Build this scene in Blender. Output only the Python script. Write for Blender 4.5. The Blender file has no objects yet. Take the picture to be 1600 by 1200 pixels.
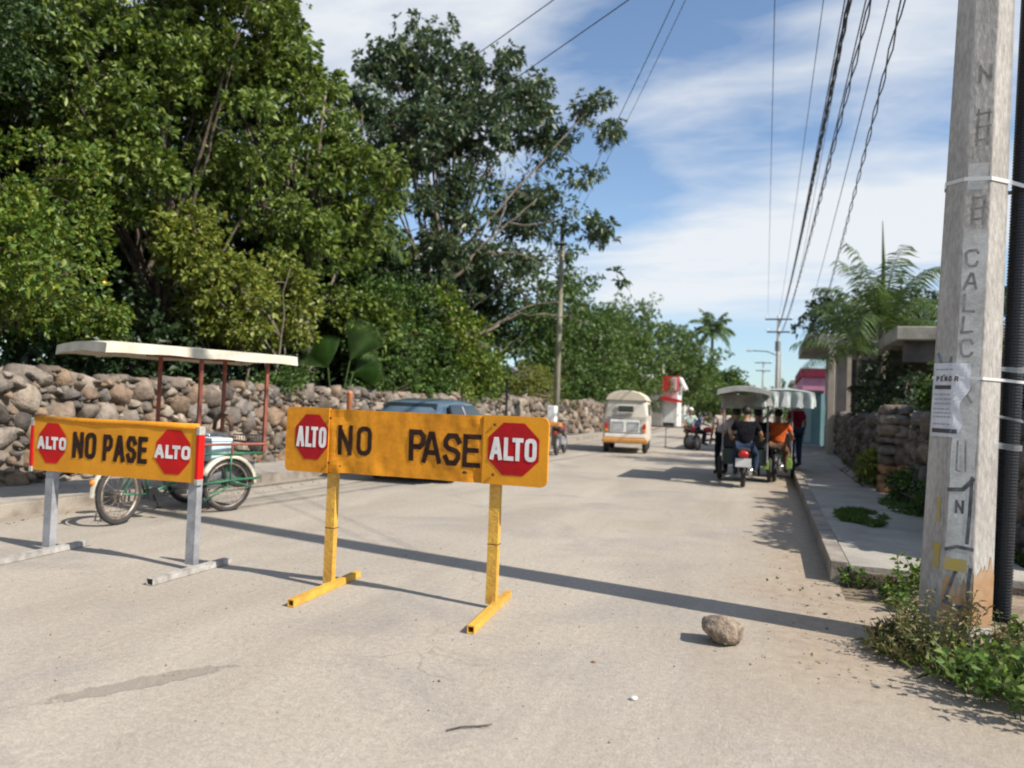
import bpy, bmesh, math, random
import numpy as np
from mathutils import Vector, Matrix, noise, Euler

scn = bpy.context.scene
COL = scn.collection
PI = math.pi
R = math.radians

# ------------------------------------------------------------------ camera
cam_d = bpy.data.cameras.new('camera')
cam = bpy.data.objects.new('camera', cam_d)
COL.objects.link(cam)
scn.camera = cam
cam_d.sensor_width = 36.0
cam_d.lens = 27.0
cam_d.clip_start = 0.05
cam_d.clip_end = 2000
YAW, PITCH, ROLL = R(18.7), R(1.55), R(2.2)
Fv = Vector((-math.sin(YAW)*math.cos(PITCH), math.cos(YAW)*math.cos(PITCH), math.sin(PITCH)))
R0 = Vector((math.cos(YAW), math.sin(YAW), 0)); U0 = R0.cross(Fv)
Rv = R0*math.cos(ROLL)+U0*math.sin(ROLL); Uv = -R0*math.sin(ROLL)+U0*math.cos(ROLL)
cam.matrix_world = Matrix(((Rv.x, Uv.x, -Fv.x, 0), (Rv.y, Uv.y, -Fv.y, 0), (Rv.z, Uv.z, -Fv.z, 1.5), (0, 0, 0, 1)))
cam_d.dof.use_dof = True
cam_d.dof.focus_distance = 5.6
cam_d.dof.aperture_fstop = 1.5

# ------------------------------------------------------------------ light
SUN_EL, SUN_AZ = R(42), R(-12)          # the sun stands to the right of the street
S = Vector((math.cos(SUN_EL)*math.cos(SUN_AZ), math.cos(SUN_EL)*math.sin(SUN_AZ), math.sin(SUN_EL)))
sl = bpy.data.lights.new('sun', 'SUN'); sl.energy = 4.25; sl.angle = R(0.55); sl.color = (1.0, 0.93, 0.83)
so = bpy.data.objects.new('sun', sl); COL.objects.link(so)
so.rotation_euler = S.to_track_quat('Z', 'Y').to_euler(); so.location = (20, -3, 20)

world = bpy.data.worlds.new('World'); scn.world = world; world.use_nodes = True
wn = world.node_tree; wn.nodes.clear()
def wnode(t, **k):
    n = wn.nodes.new(t)
    for a, b in k.items(): setattr(n, a, b)
    return n
sky = wnode('ShaderNodeTexSky'); sky.sky_type = 'NISHITA'; sky.sun_disc = False
sky.sun_elevation = SUN_EL; sky.sun_rotation = R(102); sky.air_density = 1.0; sky.dust_density = 0.15; sky.ozone_density = 2.0
bg1 = wnode('ShaderNodeBackground'); bg1.inputs[1].default_value = 0.102
tc = wnode('ShaderNodeTexCoord'); sep = wnode('ShaderNodeSeparateXYZ')
wn.links.new(tc.outputs['Generated'], sep.inputs[0])
zadd = wnode('ShaderNodeMath', operation='ADD'); zadd.inputs[1].default_value = 0.10
wn.links.new(sep.outputs[2], zadd.inputs[0])
zmax = wnode('ShaderNodeMath', operation='MAXIMUM'); zmax.inputs[1].default_value = 0.05
wn.links.new(zadd.outputs[0], zmax.inputs[0])
dx = wnode('ShaderNodeMath', operation='DIVIDE'); dy = wnode('ShaderNodeMath', operation='DIVIDE')
wn.links.new(sep.outputs[0], dx.inputs[0]); wn.links.new(zmax.outputs[0], dx.inputs[1])
wn.links.new(sep.outputs[1], dy.inputs[0]); wn.links.new(zmax.outputs[0], dy.inputs[1])
comb = wnode('ShaderNodeCombineXYZ'); wn.links.new(dx.outputs[0], comb.inputs[0]); wn.links.new(dy.outputs[0], comb.inputs[1])
SEED = (7.05, 3.63, 0)
mp = wnode('ShaderNodeMapping'); mp.inputs['Rotation'].default_value = (0, 0, R(-32)); mp.inputs['Scale'].default_value = (0.62, 1.25, 1)
mp.inputs['Location'].default_value = SEED
wn.links.new(comb.outputs[0], mp.inputs[0])
nz = wnode('ShaderNodeTexNoise'); nz.inputs['Scale'].default_value = 0.85; nz.inputs['Detail'].default_value = 7; nz.inputs['Roughness'].default_value = 0.52; nz.inputs['Distortion'].default_value = 0.45
wn.links.new(mp.outputs[0], nz.inputs['Vector'])
nzf = wnode('ShaderNodeTexNoise'); nzf.inputs['Scale'].default_value = 3.4; nzf.inputs['Detail'].default_value = 8; nzf.inputs['Roughness'].default_value = 0.6; nzf.inputs['Distortion'].default_value = 0.6
wn.links.new(mp.outputs[0], nzf.inputs['Vector'])
def wmath(op, a, b_):
    n = wnode('ShaderNodeMath', operation=op)
    for v_, i in ((a, 0), (b_, 1)):
        if isinstance(v_, (int, float)): n.inputs[i].default_value = v_
        else: wn.links.new(v_, n.inputs[i])
    return n.outputs[0]
cover = wmath('ADD', wmath('MULTIPLY', nz.outputs['Fac'], 0.72), wmath('MULTIPLY', nzf.outputs['Fac'], 0.28))
def gap(d, c0, c1, amount):
    """an opening or a bank in the cloud sheet round the direction d"""
    global cover
    dp = wnode('ShaderNodeVectorMath', operation='DOT_PRODUCT'); wn.links.new(tc.outputs['Generated'], dp.inputs[0]); dp.inputs[1].default_value = Vector(d).normalized()
    mr_ = wnode('ShaderNodeMapRange'); mr_.interpolation_type = 'SMOOTHSTEP'; mr_.inputs['From Min'].default_value = c0; mr_.inputs['From Max'].default_value = c1; mr_.inputs['To Max'].default_value = amount
    wn.links.new(dp.outputs['Value'], mr_.inputs['Value']); cover = wmath('ADD', cover, mr_.outputs[0])
GAPS = [((-.105, .915, .39), .972, .996, -.13), ((-.20, .95, .24), .994, .9995, -.09), ((.0, .97, .23), .962, .99, .17), ((-.41, .80, .45), .975, .995, .05), ((.15, .90, .41), .98, .997, .0), ((.12, .935, .33), .993, .999, -.06)]
for g_ in GAPS: gap(*g_)
cr = wnode('ShaderNodeValToRGB'); cr.color_ramp.elements[0].position = 0.42; cr.color_ramp.elements[0].color = (0, 0, 0, 1)
cr.color_ramp.elements[1].position = 0.64; cr.color_ramp.elements[1].color = (1, 1, 1, 1)
wn.links.new(cover, cr.inputs[0])
mulc = wnode('ShaderNodeMath', operation='MULTIPLY'); mulc.inputs[1].default_value = 0.92
wn.links.new(cr.outputs[0], mulc.inputs[0])
# thinner cloud near the horizon, where the photograph shows a clear band
hz = wnode('ShaderNodeMapRange'); hz.inputs['From Min'].default_value = 0.098; hz.inputs['From Max'].default_value = 0.145
hz.inputs['To Min'].default_value = 0.12; hz.inputs['To Max'].default_value = 1.0; hz.interpolation_type = 'SMOOTHSTEP'
wn.links.new(sep.outputs[2], hz.inputs['Value'])
mul2 = wnode('ShaderNodeMath', operation='MULTIPLY'); wn.links.new(mulc.outputs[0], mul2.inputs[0]); wn.links.new(hz.outputs[0], mul2.inputs[1])
bg2 = wnode('ShaderNodeBackground'); bg2.inputs[0].default_value = (0.88, 0.91, 0.94, 1); bg2.inputs[1].default_value = 0.595
mixw = wnode('ShaderNodeMixShader'); outw = wnode('ShaderNodeOutputWorld')
hzc = wnode('ShaderNodeMapRange'); hzc.data_type = 'FLOAT_VECTOR'; hzc.inputs[7].default_value = (0, 0, 0); hzc.inputs[8].default_value = (.24, .24, .24)
hzc.inputs[9].default_value = (.56, .69, .84); hzc.inputs[10].default_value = (1, 1, 1); 
cz = wnode('ShaderNodeCombineXYZ')
for i_ in range(3): wn.links.new(sep.outputs[2], cz.inputs[i_])
wn.links.new(cz.outputs[0], hzc.inputs[6])
smul = wnode('ShaderNodeVectorMath', operation='MULTIPLY'); wn.links.new(sky.outputs[0], smul.inputs[0]); wn.links.new(hzc.outputs[1], smul.inputs[1])
wn.links.new(smul.outputs[0], bg1.inputs[0])
wn.links.new(mul2.outputs[0], mixw.inputs[0]); wn.links.new(bg1.outputs[0], mixw.inputs[1]); wn.links.new(bg2.outputs[0], mixw.inputs[2])
wn.links.new(mixw.outputs[0], outw.inputs[0])

scn.view_settings.view_transform = 'Standard'; scn.view_settings.look = 'None'
scn.view_settings.exposure = 0.74; scn.view_settings.gamma = 1.0
scn.render.engine = 'CYCLES'
scn.cycles.use_denoising = True
scn.cycles.max_bounces = 8; scn.cycles.transparent_max_bounces = 8
scn.cycles.caustics_reflective = False; scn.cycles.caustics_refractive = False
scn.cycles.filter_width = 2.0

# ------------------------------------------------------------------ materials
def mat(name, color=(0.5, 0.5, 0.5), rough=0.7, metal=0.0, var=0.0, vscale=6.0, bump=0.0, bscale=40.0, color2=None,
        detail=6.0, spec=0.5, trans=0.0, coat=0.0, var2=0.0, v2scale=60.0, coords='Object', stretch=None, wear=None):
    m = bpy.data.materials.new(name); m.use_nodes = True
    nt = m.node_tree; b = nt.nodes['Principled BSDF']
    b.inputs['Roughness'].default_value = rough; b.inputs['Metallic'].default_value = metal
    b.inputs['Specular IOR Level'].default_value = spec
    if coat: b.inputs['Coat Weight'].default_value = coat
    t = nt.nodes.new('ShaderNodeTexCoord'); vec = t.outputs[coords]
    if stretch:
        mpn = nt.nodes.new('ShaderNodeMapping'); mpn.inputs['Scale'].default_value = stretch
        nt.links.new(vec, mpn.inputs[0]); vec = mpn.outputs[0]
    c = (*color, 1)
    if var or color2:
        n = nt.nodes.new('ShaderNodeTexNoise'); n.inputs['Scale'].default_value = vscale; n.inputs['Detail'].default_value = detail; n.inputs['Roughness'].default_value = 0.6
        nt.links.new(vec, n.inputs['Vector'])
        r = nt.nodes.new('ShaderNodeValToRGB')
        c2 = color2 or tuple(max(0, x*(1-var)) for x in color)
        c1 = color if color2 else tuple(min(1, x*(1+var*0.6)) for x in color)
        r.color_ramp.elements[0].position = 0.35; r.color_ramp.elements[0].color = (*c2, 1)
        r.color_ramp.elements[1].position = 0.62; r.color_ramp.elements[1].color = (*c1, 1)
        nt.links.new(n.outputs['Fac'], r.inputs[0]); out = r.outputs[0]
        if var2:
            n2 = nt.nodes.new('ShaderNodeTexNoise'); n2.inputs['Scale'].default_value = v2scale; n2.inputs['Detail'].default_value = 4
            nt.links.new(vec, n2.inputs['Vector'])
            mr = nt.nodes.new('ShaderNodeMapRange'); mr.inputs['From Min'].default_value = 0.3; mr.inputs['From Max'].default_value = 0.7
            mr.inputs['To Min'].default_value = 1-var2; mr.inputs['To Max'].default_value = 1+var2
            nt.links.new(n2.outputs['Fac'], mr.inputs['Value'])
            mx = nt.nodes.new('ShaderNodeVectorMath'); mx.operation = 'SCALE'
            nt.links.new(out, mx.inputs[0]); nt.links.new(mr.outputs[0], mx.inputs['Scale']); out = mx.outputs[0]
        if wear:                                  # (colour, amount 0..1, noise scale): chips and rust of their own shape
            n3 = nt.nodes.new('ShaderNodeTexNoise'); n3.inputs['Scale'].default_value = wear[2]; n3.inputs['Detail'].default_value = 8; n3.inputs['Roughness'].default_value = .72
            nt.links.new(vec, n3.inputs['Vector'])
            r3 = nt.nodes.new('ShaderNodeValToRGB'); a_ = .74-.2*wear[1]; r3.color_ramp.elements[0].position = a_; r3.color_ramp.elements[1].position = a_+.05
            nt.links.new(n3.outputs['Fac'], r3.inputs[0])
            mw = nt.nodes.new('ShaderNodeMix'); mw.data_type = 'RGBA'; nt.links.new(r3.outputs[0], mw.inputs[0]); nt.links.new(out, mw.inputs[6]); mw.inputs[7].default_value = (*wear[0], 1); out = mw.outputs[2]
        nt.links.new(out, b.inputs['Base Color'])
    else:
        b.inputs['Base Color'].default_value = c
    if bump:
        n = nt.nodes.new('ShaderNodeTexNoise'); n.inputs['Scale'].default_value = bscale; n.inputs['Detail'].default_value = 5
        nt.links.new(vec, n.inputs['Vector'])
        bp = nt.nodes.new('ShaderNodeBump'); bp.inputs['Strength'].default_value = bump; bp.inputs['Distance'].default_value = 0.02
        nt.links.new(n.outputs['Fac'], bp.inputs['Height']); nt.links.new(bp.outputs[0], b.inputs['Normal'])
    return m

def leafmat(name, cols, trans=0.3, rough=0.45):
    """cols: list of colours picked at random leaf by leaf"""
    m = bpy.data.materials.new(name); m.use_nodes = True
    nt = m.node_tree; b = nt.nodes['Principled BSDF']; out = nt.nodes['Material Output']
    g = nt.nodes.new('ShaderNodeNewGeometry')
    r = nt.nodes.new('ShaderNodeValToRGB'); els = r.color_ramp.elements
    els[0].color = (*cols[0], 1); els[0].position = 0
    els[1].color = (*cols[-1], 1); els[1].position = 1
    for i, c in enumerate(cols[1:-1]):
        e = els.new((i+1)/(len(cols)-1)); e.color = (*c, 1)
    nt.links.new(g.outputs['Random Per Island'], r.inputs[0])
    nt.links.new(r.outputs[0], b.inputs['Base Color']); b.inputs['Roughness'].default_value = rough
    b.inputs['Specular IOR Level'].default_value = 0.35
    tr = nt.nodes.new('ShaderNodeBsdfTranslucent')
    hs = nt.nodes.new('ShaderNodeHueSaturation'); hs.inputs['Value'].default_value = 1.35; hs.inputs['Saturation'].default_value = 1.1; hs.inputs['Hue'].default_value = 0.485
    nt.links.new(r.outputs[0], hs.inputs['Color']); nt.links.new(hs.outputs[0], tr.inputs[0])
    mx = nt.nodes.new('ShaderNodeMixShader'); mx.inputs[0].default_value = trans
    nt.links.new(b.outputs[0], mx.inputs[1]); nt.links.new(tr.outputs[0], mx.inputs[2]); nt.links.new(mx.outputs[0], out.inputs[0])
    return m

M = {}
M['bark_pale'] = mat('bark_pale', (0.24, 0.20, 0.15), 0.9, color2=(0.12, 0.10, 0.08), vscale=5, bump=0.6, bscale=18)
M['bark_dark'] = mat('bark_dark', (0.12, 0.09, 0.07), 0.95, color2=(0.05, 0.04, 0.032), vscale=6, bump=0.7, bscale=18)
M['leaf_olive'] = leafmat('leaf_olive', [(0.028, 0.058, 0.012), (0.09, 0.145, 0.024), (0.21, 0.27, 0.055), (0.055, 0.10, 0.018)], 0.25)
M['leaf_lime'] = leafmat('leaf_lime', [(0.028, 0.065, 0.010), (0.075, 0.14, 0.02), (0.13, 0.20, 0.03), (0.22, 0.25, 0.04), (0.055, 0.11, 0.016)], 0.25)
M['leaf_mid'] = leafmat('leaf_mid', [(0.026, 0.06, 0.014), (0.055, 0.11, 0.022), (0.105, 0.17, 0.034), (0.04, 0.08, 0.016)], 0.24)
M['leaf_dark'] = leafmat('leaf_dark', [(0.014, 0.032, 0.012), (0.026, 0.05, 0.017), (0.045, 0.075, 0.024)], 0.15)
M['leaf_grey'] = leafmat('leaf_grey', [(0.035, 0.065, 0.04), (0.06, 0.10, 0.055), (0.09, 0.135, 0.065), (0.14, 0.16, 0.06)], 0.22, 0.36)
M['leaf_far'] = leafmat('leaf_far', [(0.05, 0.10, 0.028), (0.09, 0.15, 0.034), (0.14, 0.20, 0.045)], 0.24)
M['leaf_yellow'] = leafmat('leaf_yellow', [(0.08, 0.12, 0.022), (0.16, 0.20, 0.034), (0.26, 0.27, 0.05)], 0.28)
M['leaf_weed'] = leafmat('leaf_weed', [(0.05, 0.10, 0.02), (0.09, 0.165, 0.032), (0.15, 0.24, 0.05), (0.12, 0.15, 0.045), (0.07, 0.13, 0.028)], 0.26, .6)
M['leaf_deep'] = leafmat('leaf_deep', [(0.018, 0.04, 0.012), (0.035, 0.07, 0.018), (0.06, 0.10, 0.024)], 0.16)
M['leaf_dry'] = leafmat('leaf_dry', [(0.16, 0.12, 0.06), (0.28, 0.22, 0.11), (0.12, 0.14, 0.05), (0.2, 0.17, 0.08)], 0.2, 0.8)
M['palm_leaf'] = leafmat('palm_leaf', [(0.045, 0.09, 0.03), (0.08, 0.13, 0.04), (0.12, 0.17, 0.05)], 0.25)
M['fruit'] = mat('fruit', (0.65, 0.48, 0.05), 0.5)
M['black_metal'] = mat('black_metal', (0.02, 0.02, 0.022), 0.5, 0.3)
M['rubber'] = mat('rubber', (0.035, 0.033, 0.032), 0.85, var=0.3, vscale=20)
M['chrome'] = mat('chrome', (0.6, 0.6, 0.6), 0.3, 0.9)
M['glass_dark'] = mat('glass_dark', (0.02, 0.03, 0.028), 0.08, 0.0, spec=0.8)
M['white_plastic'] = mat('white_plastic', (0.75, 0.76, 0.76), 0.5, var=0.1)
M['red_lens'] = mat('red_lens', (0.45, 0.015, 0.015), 0.25)
M['orange_lens'] = mat('orange_lens', (0.7, 0.22, 0.02), 0.3)
M['skin'] = mat('skin', (0.32, 0.17, 0.10), 0.55)
M['hair'] = mat('hair', (0.012, 0.010, 0.009), 0.6)
M['cable'] = mat('cable', (0.025, 0.025, 0.03), 0.6)

# ------------------------------------------------------------------ things
def tag(o, label=None, cat=None, group=None, kind=None):
    if label: o['label'] = label
    if cat: o['category'] = cat
    if group: o['group'] = group
    if kind: o['kind'] = kind
    return o
def thing(name, label, cat, loc=(0, 0, 0), rz=0.0, group=None):
    o = bpy.data.objects.new(name, None); COL.objects.link(o)
    o.empty_display_size = 0.2
    o.location = loc; o.rotation_euler = (0, 0, rz)
    return tag(o, label, cat, group)

class MB:
    def __init__(s): s.v = []; s.f = []
    def add(s, vs, fs, T=None):
        n = len(s.v)
        if T is not None: vs = [T @ Vector(p) for p in vs]
        s.v.extend([tuple(p) for p in vs]); s.f.extend([tuple(i+n for i in f) for f in fs]); return s
    def box(s, c, d, rot=None, T=None):
        x, y, z = d[0]/2, d[1]/2, d[2]/2
        vs = [Vector((a*x, b*y, e*z)) for a in (-1, 1) for b in (-1, 1) for e in (-1, 1)]
        if rot is not None: vs = [rot @ p for p in vs]
        vs = [p+Vector(c) for p in vs]
        return s.add(vs, [(0, 1, 3, 2), (4, 6, 7, 5), (0, 4, 5, 1), (2, 3, 7, 6), (0, 2, 6, 4), (1, 5, 7, 3)], T)
    def tube(s, pts, rad, n=8, caps=True, T=None, closed=False):
        pts = [Vector(p) for p in pts]; m = len(pts)
        if not hasattr(rad, '__len__'): rad = [rad]*m
        vs = []; fs = []; up = None
        for i, p in enumerate(pts):
            if closed: d = pts[(i+1) % m]-pts[i-1]
            else: d = pts[min(i+1, m-1)]-pts[max(i-1, 0)]
            if d.length < 1e-9: d = Vector((0, 0, 1))
            d.normalize()
            if up is None:
                up = Vector((0, 0, 1)) if abs(d.z) < 0.9 else Vector((1, 0, 0))
            a = d.cross(up)
            if a.length < 1e-4: a = d.cross(Vector((0.3, 1, 0.2)))
            a.normalize(); b = a.cross(d).normalized(); up = b
            for k in range(n):
                t = 2*PI*k/n
                vs.append(p+a*(math.cos(t)*rad[i])+b*(math.sin(t)*rad[i]))
        last = m if closed else m-1
        for i in range(last):
            for k in range(n):
                j = (i+1) % m
                fs.append((i*n+k, i*n+(k+1) % n, j*n+(k+1) % n, j*n+k))
        if caps and not closed:
            fs.append(tuple(range(n-1, -1, -1))); fs.append(tuple((m-1)*n+k for k in range(n)))
        return s.add(vs, fs, T)
    def lathe(s, prof, n=24, T=None):
        """prof: (radius, z) pairs about local Z"""
        vs = []; fs = []; m = len(prof)
        for r, z in prof:
            for k in range(n):
                t = 2*PI*k/n; vs.append(Vector((r*math.cos(t), r*math.sin(t), z)))
        for i in range(m-1):
            for k in range(n): fs.append((i*n+k, i*n+(k+1) % n, (i+1)*n+(k+1) % n, (i+1)*n+k))
        if prof[0][0] > 1e-4: fs.append(tuple(range(n-1, -1, -1)))
        if prof[-1][0] > 1e-4: fs.append(tuple((m-1)*n+k for k in range(n)))
        return s.add(vs, fs, T)
    def torus(s, Rr, r, n=32, k=10, T=None, flat=1.0):
        vs = []; fs = []
        for i in range(n):
            a = 2*PI*i/n
            for j in range(k):
                b = 2*PI*j/k; q = Rr+r*math.cos(b)
                vs.append(Vector((q*math.cos(a), q*math.sin(a), r*math.sin(b)*flat)))
        for i in range(n):
            for j in range(k):
                fs.append((i*k+j, ((i+1) % n)*k+j, ((i+1) % n)*k+(j+1) % k, i*k+(j+1) % k))
        return s.add(vs, fs, T)
    def prism(s, poly, a, b, T=None):
        """poly: (x, z) outline, extruded along y from a to b"""
        n = len(poly)
        vs = [Vector((x, a, z)) for x, z in poly]+[Vector((x, b, z)) for x, z in poly]
        fs = [tuple(range(n)), tuple(range(2*n-1, n-1, -1))]+[(i, i+n, (i+1) % n+n, (i+1) % n) for i in range(n)]
        return s.add(vs, fs, T)
    def sphere(s, c, r, n=10, sc=(1, 1, 1), T=None):
        vs = []; fs = []; m = max(4, n//2+1)
        for i in range(m+1):
            ph = PI*i/m
            for k in range(n):
                t = 2*PI*k/n
                vs.append(Vector((c[0]+r*sc[0]*math.sin(ph)*math.cos(t), c[1]+r*sc[1]*math.sin(ph)*math.sin(t), c[2]+r*sc[2]*math.cos(ph))))
        for i in range(m):
            for k in range(n): fs.append((i*n+k, (i+1)*n+k, (i+1)*n+(k+1) % n, i*n+(k+1) % n))
        return s.add(vs, fs, T)
    def build(s, name, m, parent=None, smooth=False, bevel=0.0, fix=True):
        me = bpy.data.meshes.new(name); me.from_pydata(s.v, [], s.f); me.validate()
        if fix:
            bm = bmesh.new(); bm.from_mesh(me)
            bmesh.ops.remove_doubles(bm, verts=bm.verts, dist=1e-6)
            bmesh.ops.recalc_face_normals(bm, faces=bm.faces); bm.to_mesh(me); bm.free()
        if m is not None: me.materials.append(m)
        o = bpy.data.objects.new(name, me); COL.objects.link(o)
        if parent: o.parent = parent
        if smooth:
            for p in me.polygons: p.use_smooth = True
        if bevel:
            md = o.modifiers.new('Bevel', 'BEVEL'); md.width = bevel; md.segments = 2; md.limit_method = 'ANGLE'
        return o

def npmesh(name, V, F, m, parent=None, smooth=False):
    """V (n,3), F (k,3|4) numpy arrays"""
    me = bpy.data.meshes.new(name)
    k = F.shape[1]
    me.vertices.add(len(V)); me.vertices.foreach_set('co', np.asarray(V, np.float32).ravel())
    me.loops.add(F.size); me.loops.foreach_set('vertex_index', np.asarray(F, np.int32).ravel())
    me.polygons.add(len(F)); me.polygons.foreach_set('loop_start', np.arange(0, F.size, k, dtype=np.int32))
    me.polygons.foreach_set('loop_total', np.full(len(F), k, np.int32))
    me.update(calc_edges=True)
    if smooth: me.polygons.foreach_set('use_smooth', np.ones(len(F), bool))
    if m is not None: me.materials.append(m)
    o = bpy.data.objects.new(name, me); COL.objects.link(o)
    if parent: o.parent = parent
    return o

def copy_tree(o, parent=None):
    c = o.copy(); COL.objects.link(c); c.parent = parent
    for ch in [x for x in bpy.data.objects if x.parent == o]: copy_tree(ch, c)
    return c

def rotM(axis, deg): return Matrix.Rotation(R(deg), 4, axis)
def TR(loc, rz=0, rx=0, ry=0):
    return Matrix.Translation(loc) @ Matrix.Rotation(rz, 4, 'Z') @ Matrix.Rotation(rx, 4, 'X') @ Matrix.Rotation(ry, 4, 'Y')

# ---- painted letters: strokes laid on a surface
GL = {
 'A': (0.62, [[(0, 0), (.42, 1), (.58, 1), (1, 0)], [(.2, .31), (.8, .31)]]),
 'C': (0.58, [[(1, .8), (.8, 1), (.2, 1), (0, .8), (0, .2), (.2, 0), (.8, 0), (1, .2)]]),
 'E': (0.52, [[(1, 1), (0, 1), (0, 0), (1, 0)], [(0, .52), (.85, .52)]]),
 'L': (0.50, [[(0, 1), (0, 0), (1, 0)]]),
 'M': (0.7, [[(0, 0), (0, 1), (.5, .35), (1, 1), (1, 0)]]),
 'N': (0.56, [[(0, 0), (0, 1)], [(0.06, .90), (.94, .10)], [(1, 0), (1, 1)]]),
 'O': (0.58, [[(.32, 0), (.1, .06), (0, .2), (0, .8), (.1, .94), (.32, 1), (.68, 1), (.9, .94), (1, .8), (1, .2), (.9, .06), (.68, 0), (.32, 0)]]),
 'P': (0.56, [[(0, 0), (0, 1), (.72, 1), (1, .86), (1, .6), (.72, .45), (0, .45)]]),
 'R': (0.56, [[(0, 0), (0, 1), (.72, 1), (1, .86), (1, .62), (.72, .48), (0, .48)], [(.5, .48), (1, 0)]]),
 'S': (0.56, [[(1, .8), (.78, 1), (.22, 1), (0, .82), (0, .64), (.22, .53), (.78, .45), (1, .34), (1, .18), (.78, 0), (.22, 0), (0, .2)]]),
 'T': (0.54, [[(0, 1), (1, 1)], [(.5, 1), (.5, 0)]]),
 'X': (0.6, [[(0, 0), (1, 1)], [(0, 1), (1, 0)]]),
 'Y': (0.6, [[(0, 1), (.5, .5), (1, 1)], [(.5, .5), (.5, 0)]]),
 '-': (0.4, [[(0, .5), (1, .5)]]),
}
def ribbon(mb, pts, t, fn, depth):
    """flat stroke of width t along pts (2-D), fn maps (u, v, d) to 3-D"""
    P = [Vector(p) for p in pts]; closed = (P[0]-P[-1]).length < 1e-6
    if closed: P = P[:-1]
    n = len(P); L = []; Rr = []
    for i in range(n):
        a = P[i-1] if (i > 0 or closed) else None
        b = P[(i+1) % n] if (i < n-1 or closed) else None
        d1 = (P[i]-a).normalized() if a is not None else None
        d2 = (b-P[i]).normalized() if b is not None else None
        if d1 is None: d1 = d2
        if d2 is None: d2 = d1
        n1 = Vector((-d1.y, d1.x)); n2 = Vector((-d2.y, d2.x)); nn = n1+n2
        if nn.length < 1e-6: nn = n1
        nn.normalize(); k = 1/max(0.45, nn.dot(n1))
        L.append(P[i]+nn*(t/2*k)); Rr.append(P[i]-nn*(t/2*k))
    m = n if closed else n-1
    for i in range(m):
        j = (i+1) % n
        ln = (P[j]-P[i]).length; q = max(1, int(ln/0.05))
        for s_ in range(q):
            u0, u1 = s_/q, (s_+1)/q
            c = [L[i].lerp(L[j], u0), L[i].lerp(L[j], u1), Rr[i].lerp(Rr[j], u1), Rr[i].lerp(Rr[j], u0)]
            mb.add([fn(p.x, p.y, depth) for p in c], [(0, 1, 2, 3)])
def text_strokes(mb, s, u0, v0, h, w, t, gap, fn, jitter=0.0, vertical=False, rng=None):
    """write s from (u0, v0); h letter height, w width factor, t stroke"""
    u, v = u0, v0; d = 0.0
    for ch in s:
        if ch == ' ': u += h*w*0.6; continue
        gw, st = GL[ch]; lw = gw*h*w
        for k, line in enumerate(st):
            d += 0.00015
            pts = [(u+t/2+p[0]*(lw-t), v+t/2+p[1]*(h-t)) for p in line]
            if line[0] != line[-1]:                 # square ends
                a_, b_ = Vector(pts[0]), Vector(pts[1]); pts[0] = tuple(a_+(a_-b_).normalized()*t*.49)
                a_, b_ = Vector(pts[-1]), Vector(pts[-2]); pts[-1] = tuple(a_+(a_-b_).normalized()*t*.49)
            if jitter: pts = [(p_[0]+jitter*noise.noise(Vector((p_[0]*9, p_[1]*9, k+3.1))), p_[1]+jitter*noise.noise(Vector((p_[0]*9, p_[1]*9, k+8.7)))) for p_ in pts]
            ribbon(mb, pts, t, fn, d)
        if vertical: v -= h*1.25
        else: u += lw+gap-(0.16*h*w if ch == 'L' else 0)
    return u
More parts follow.
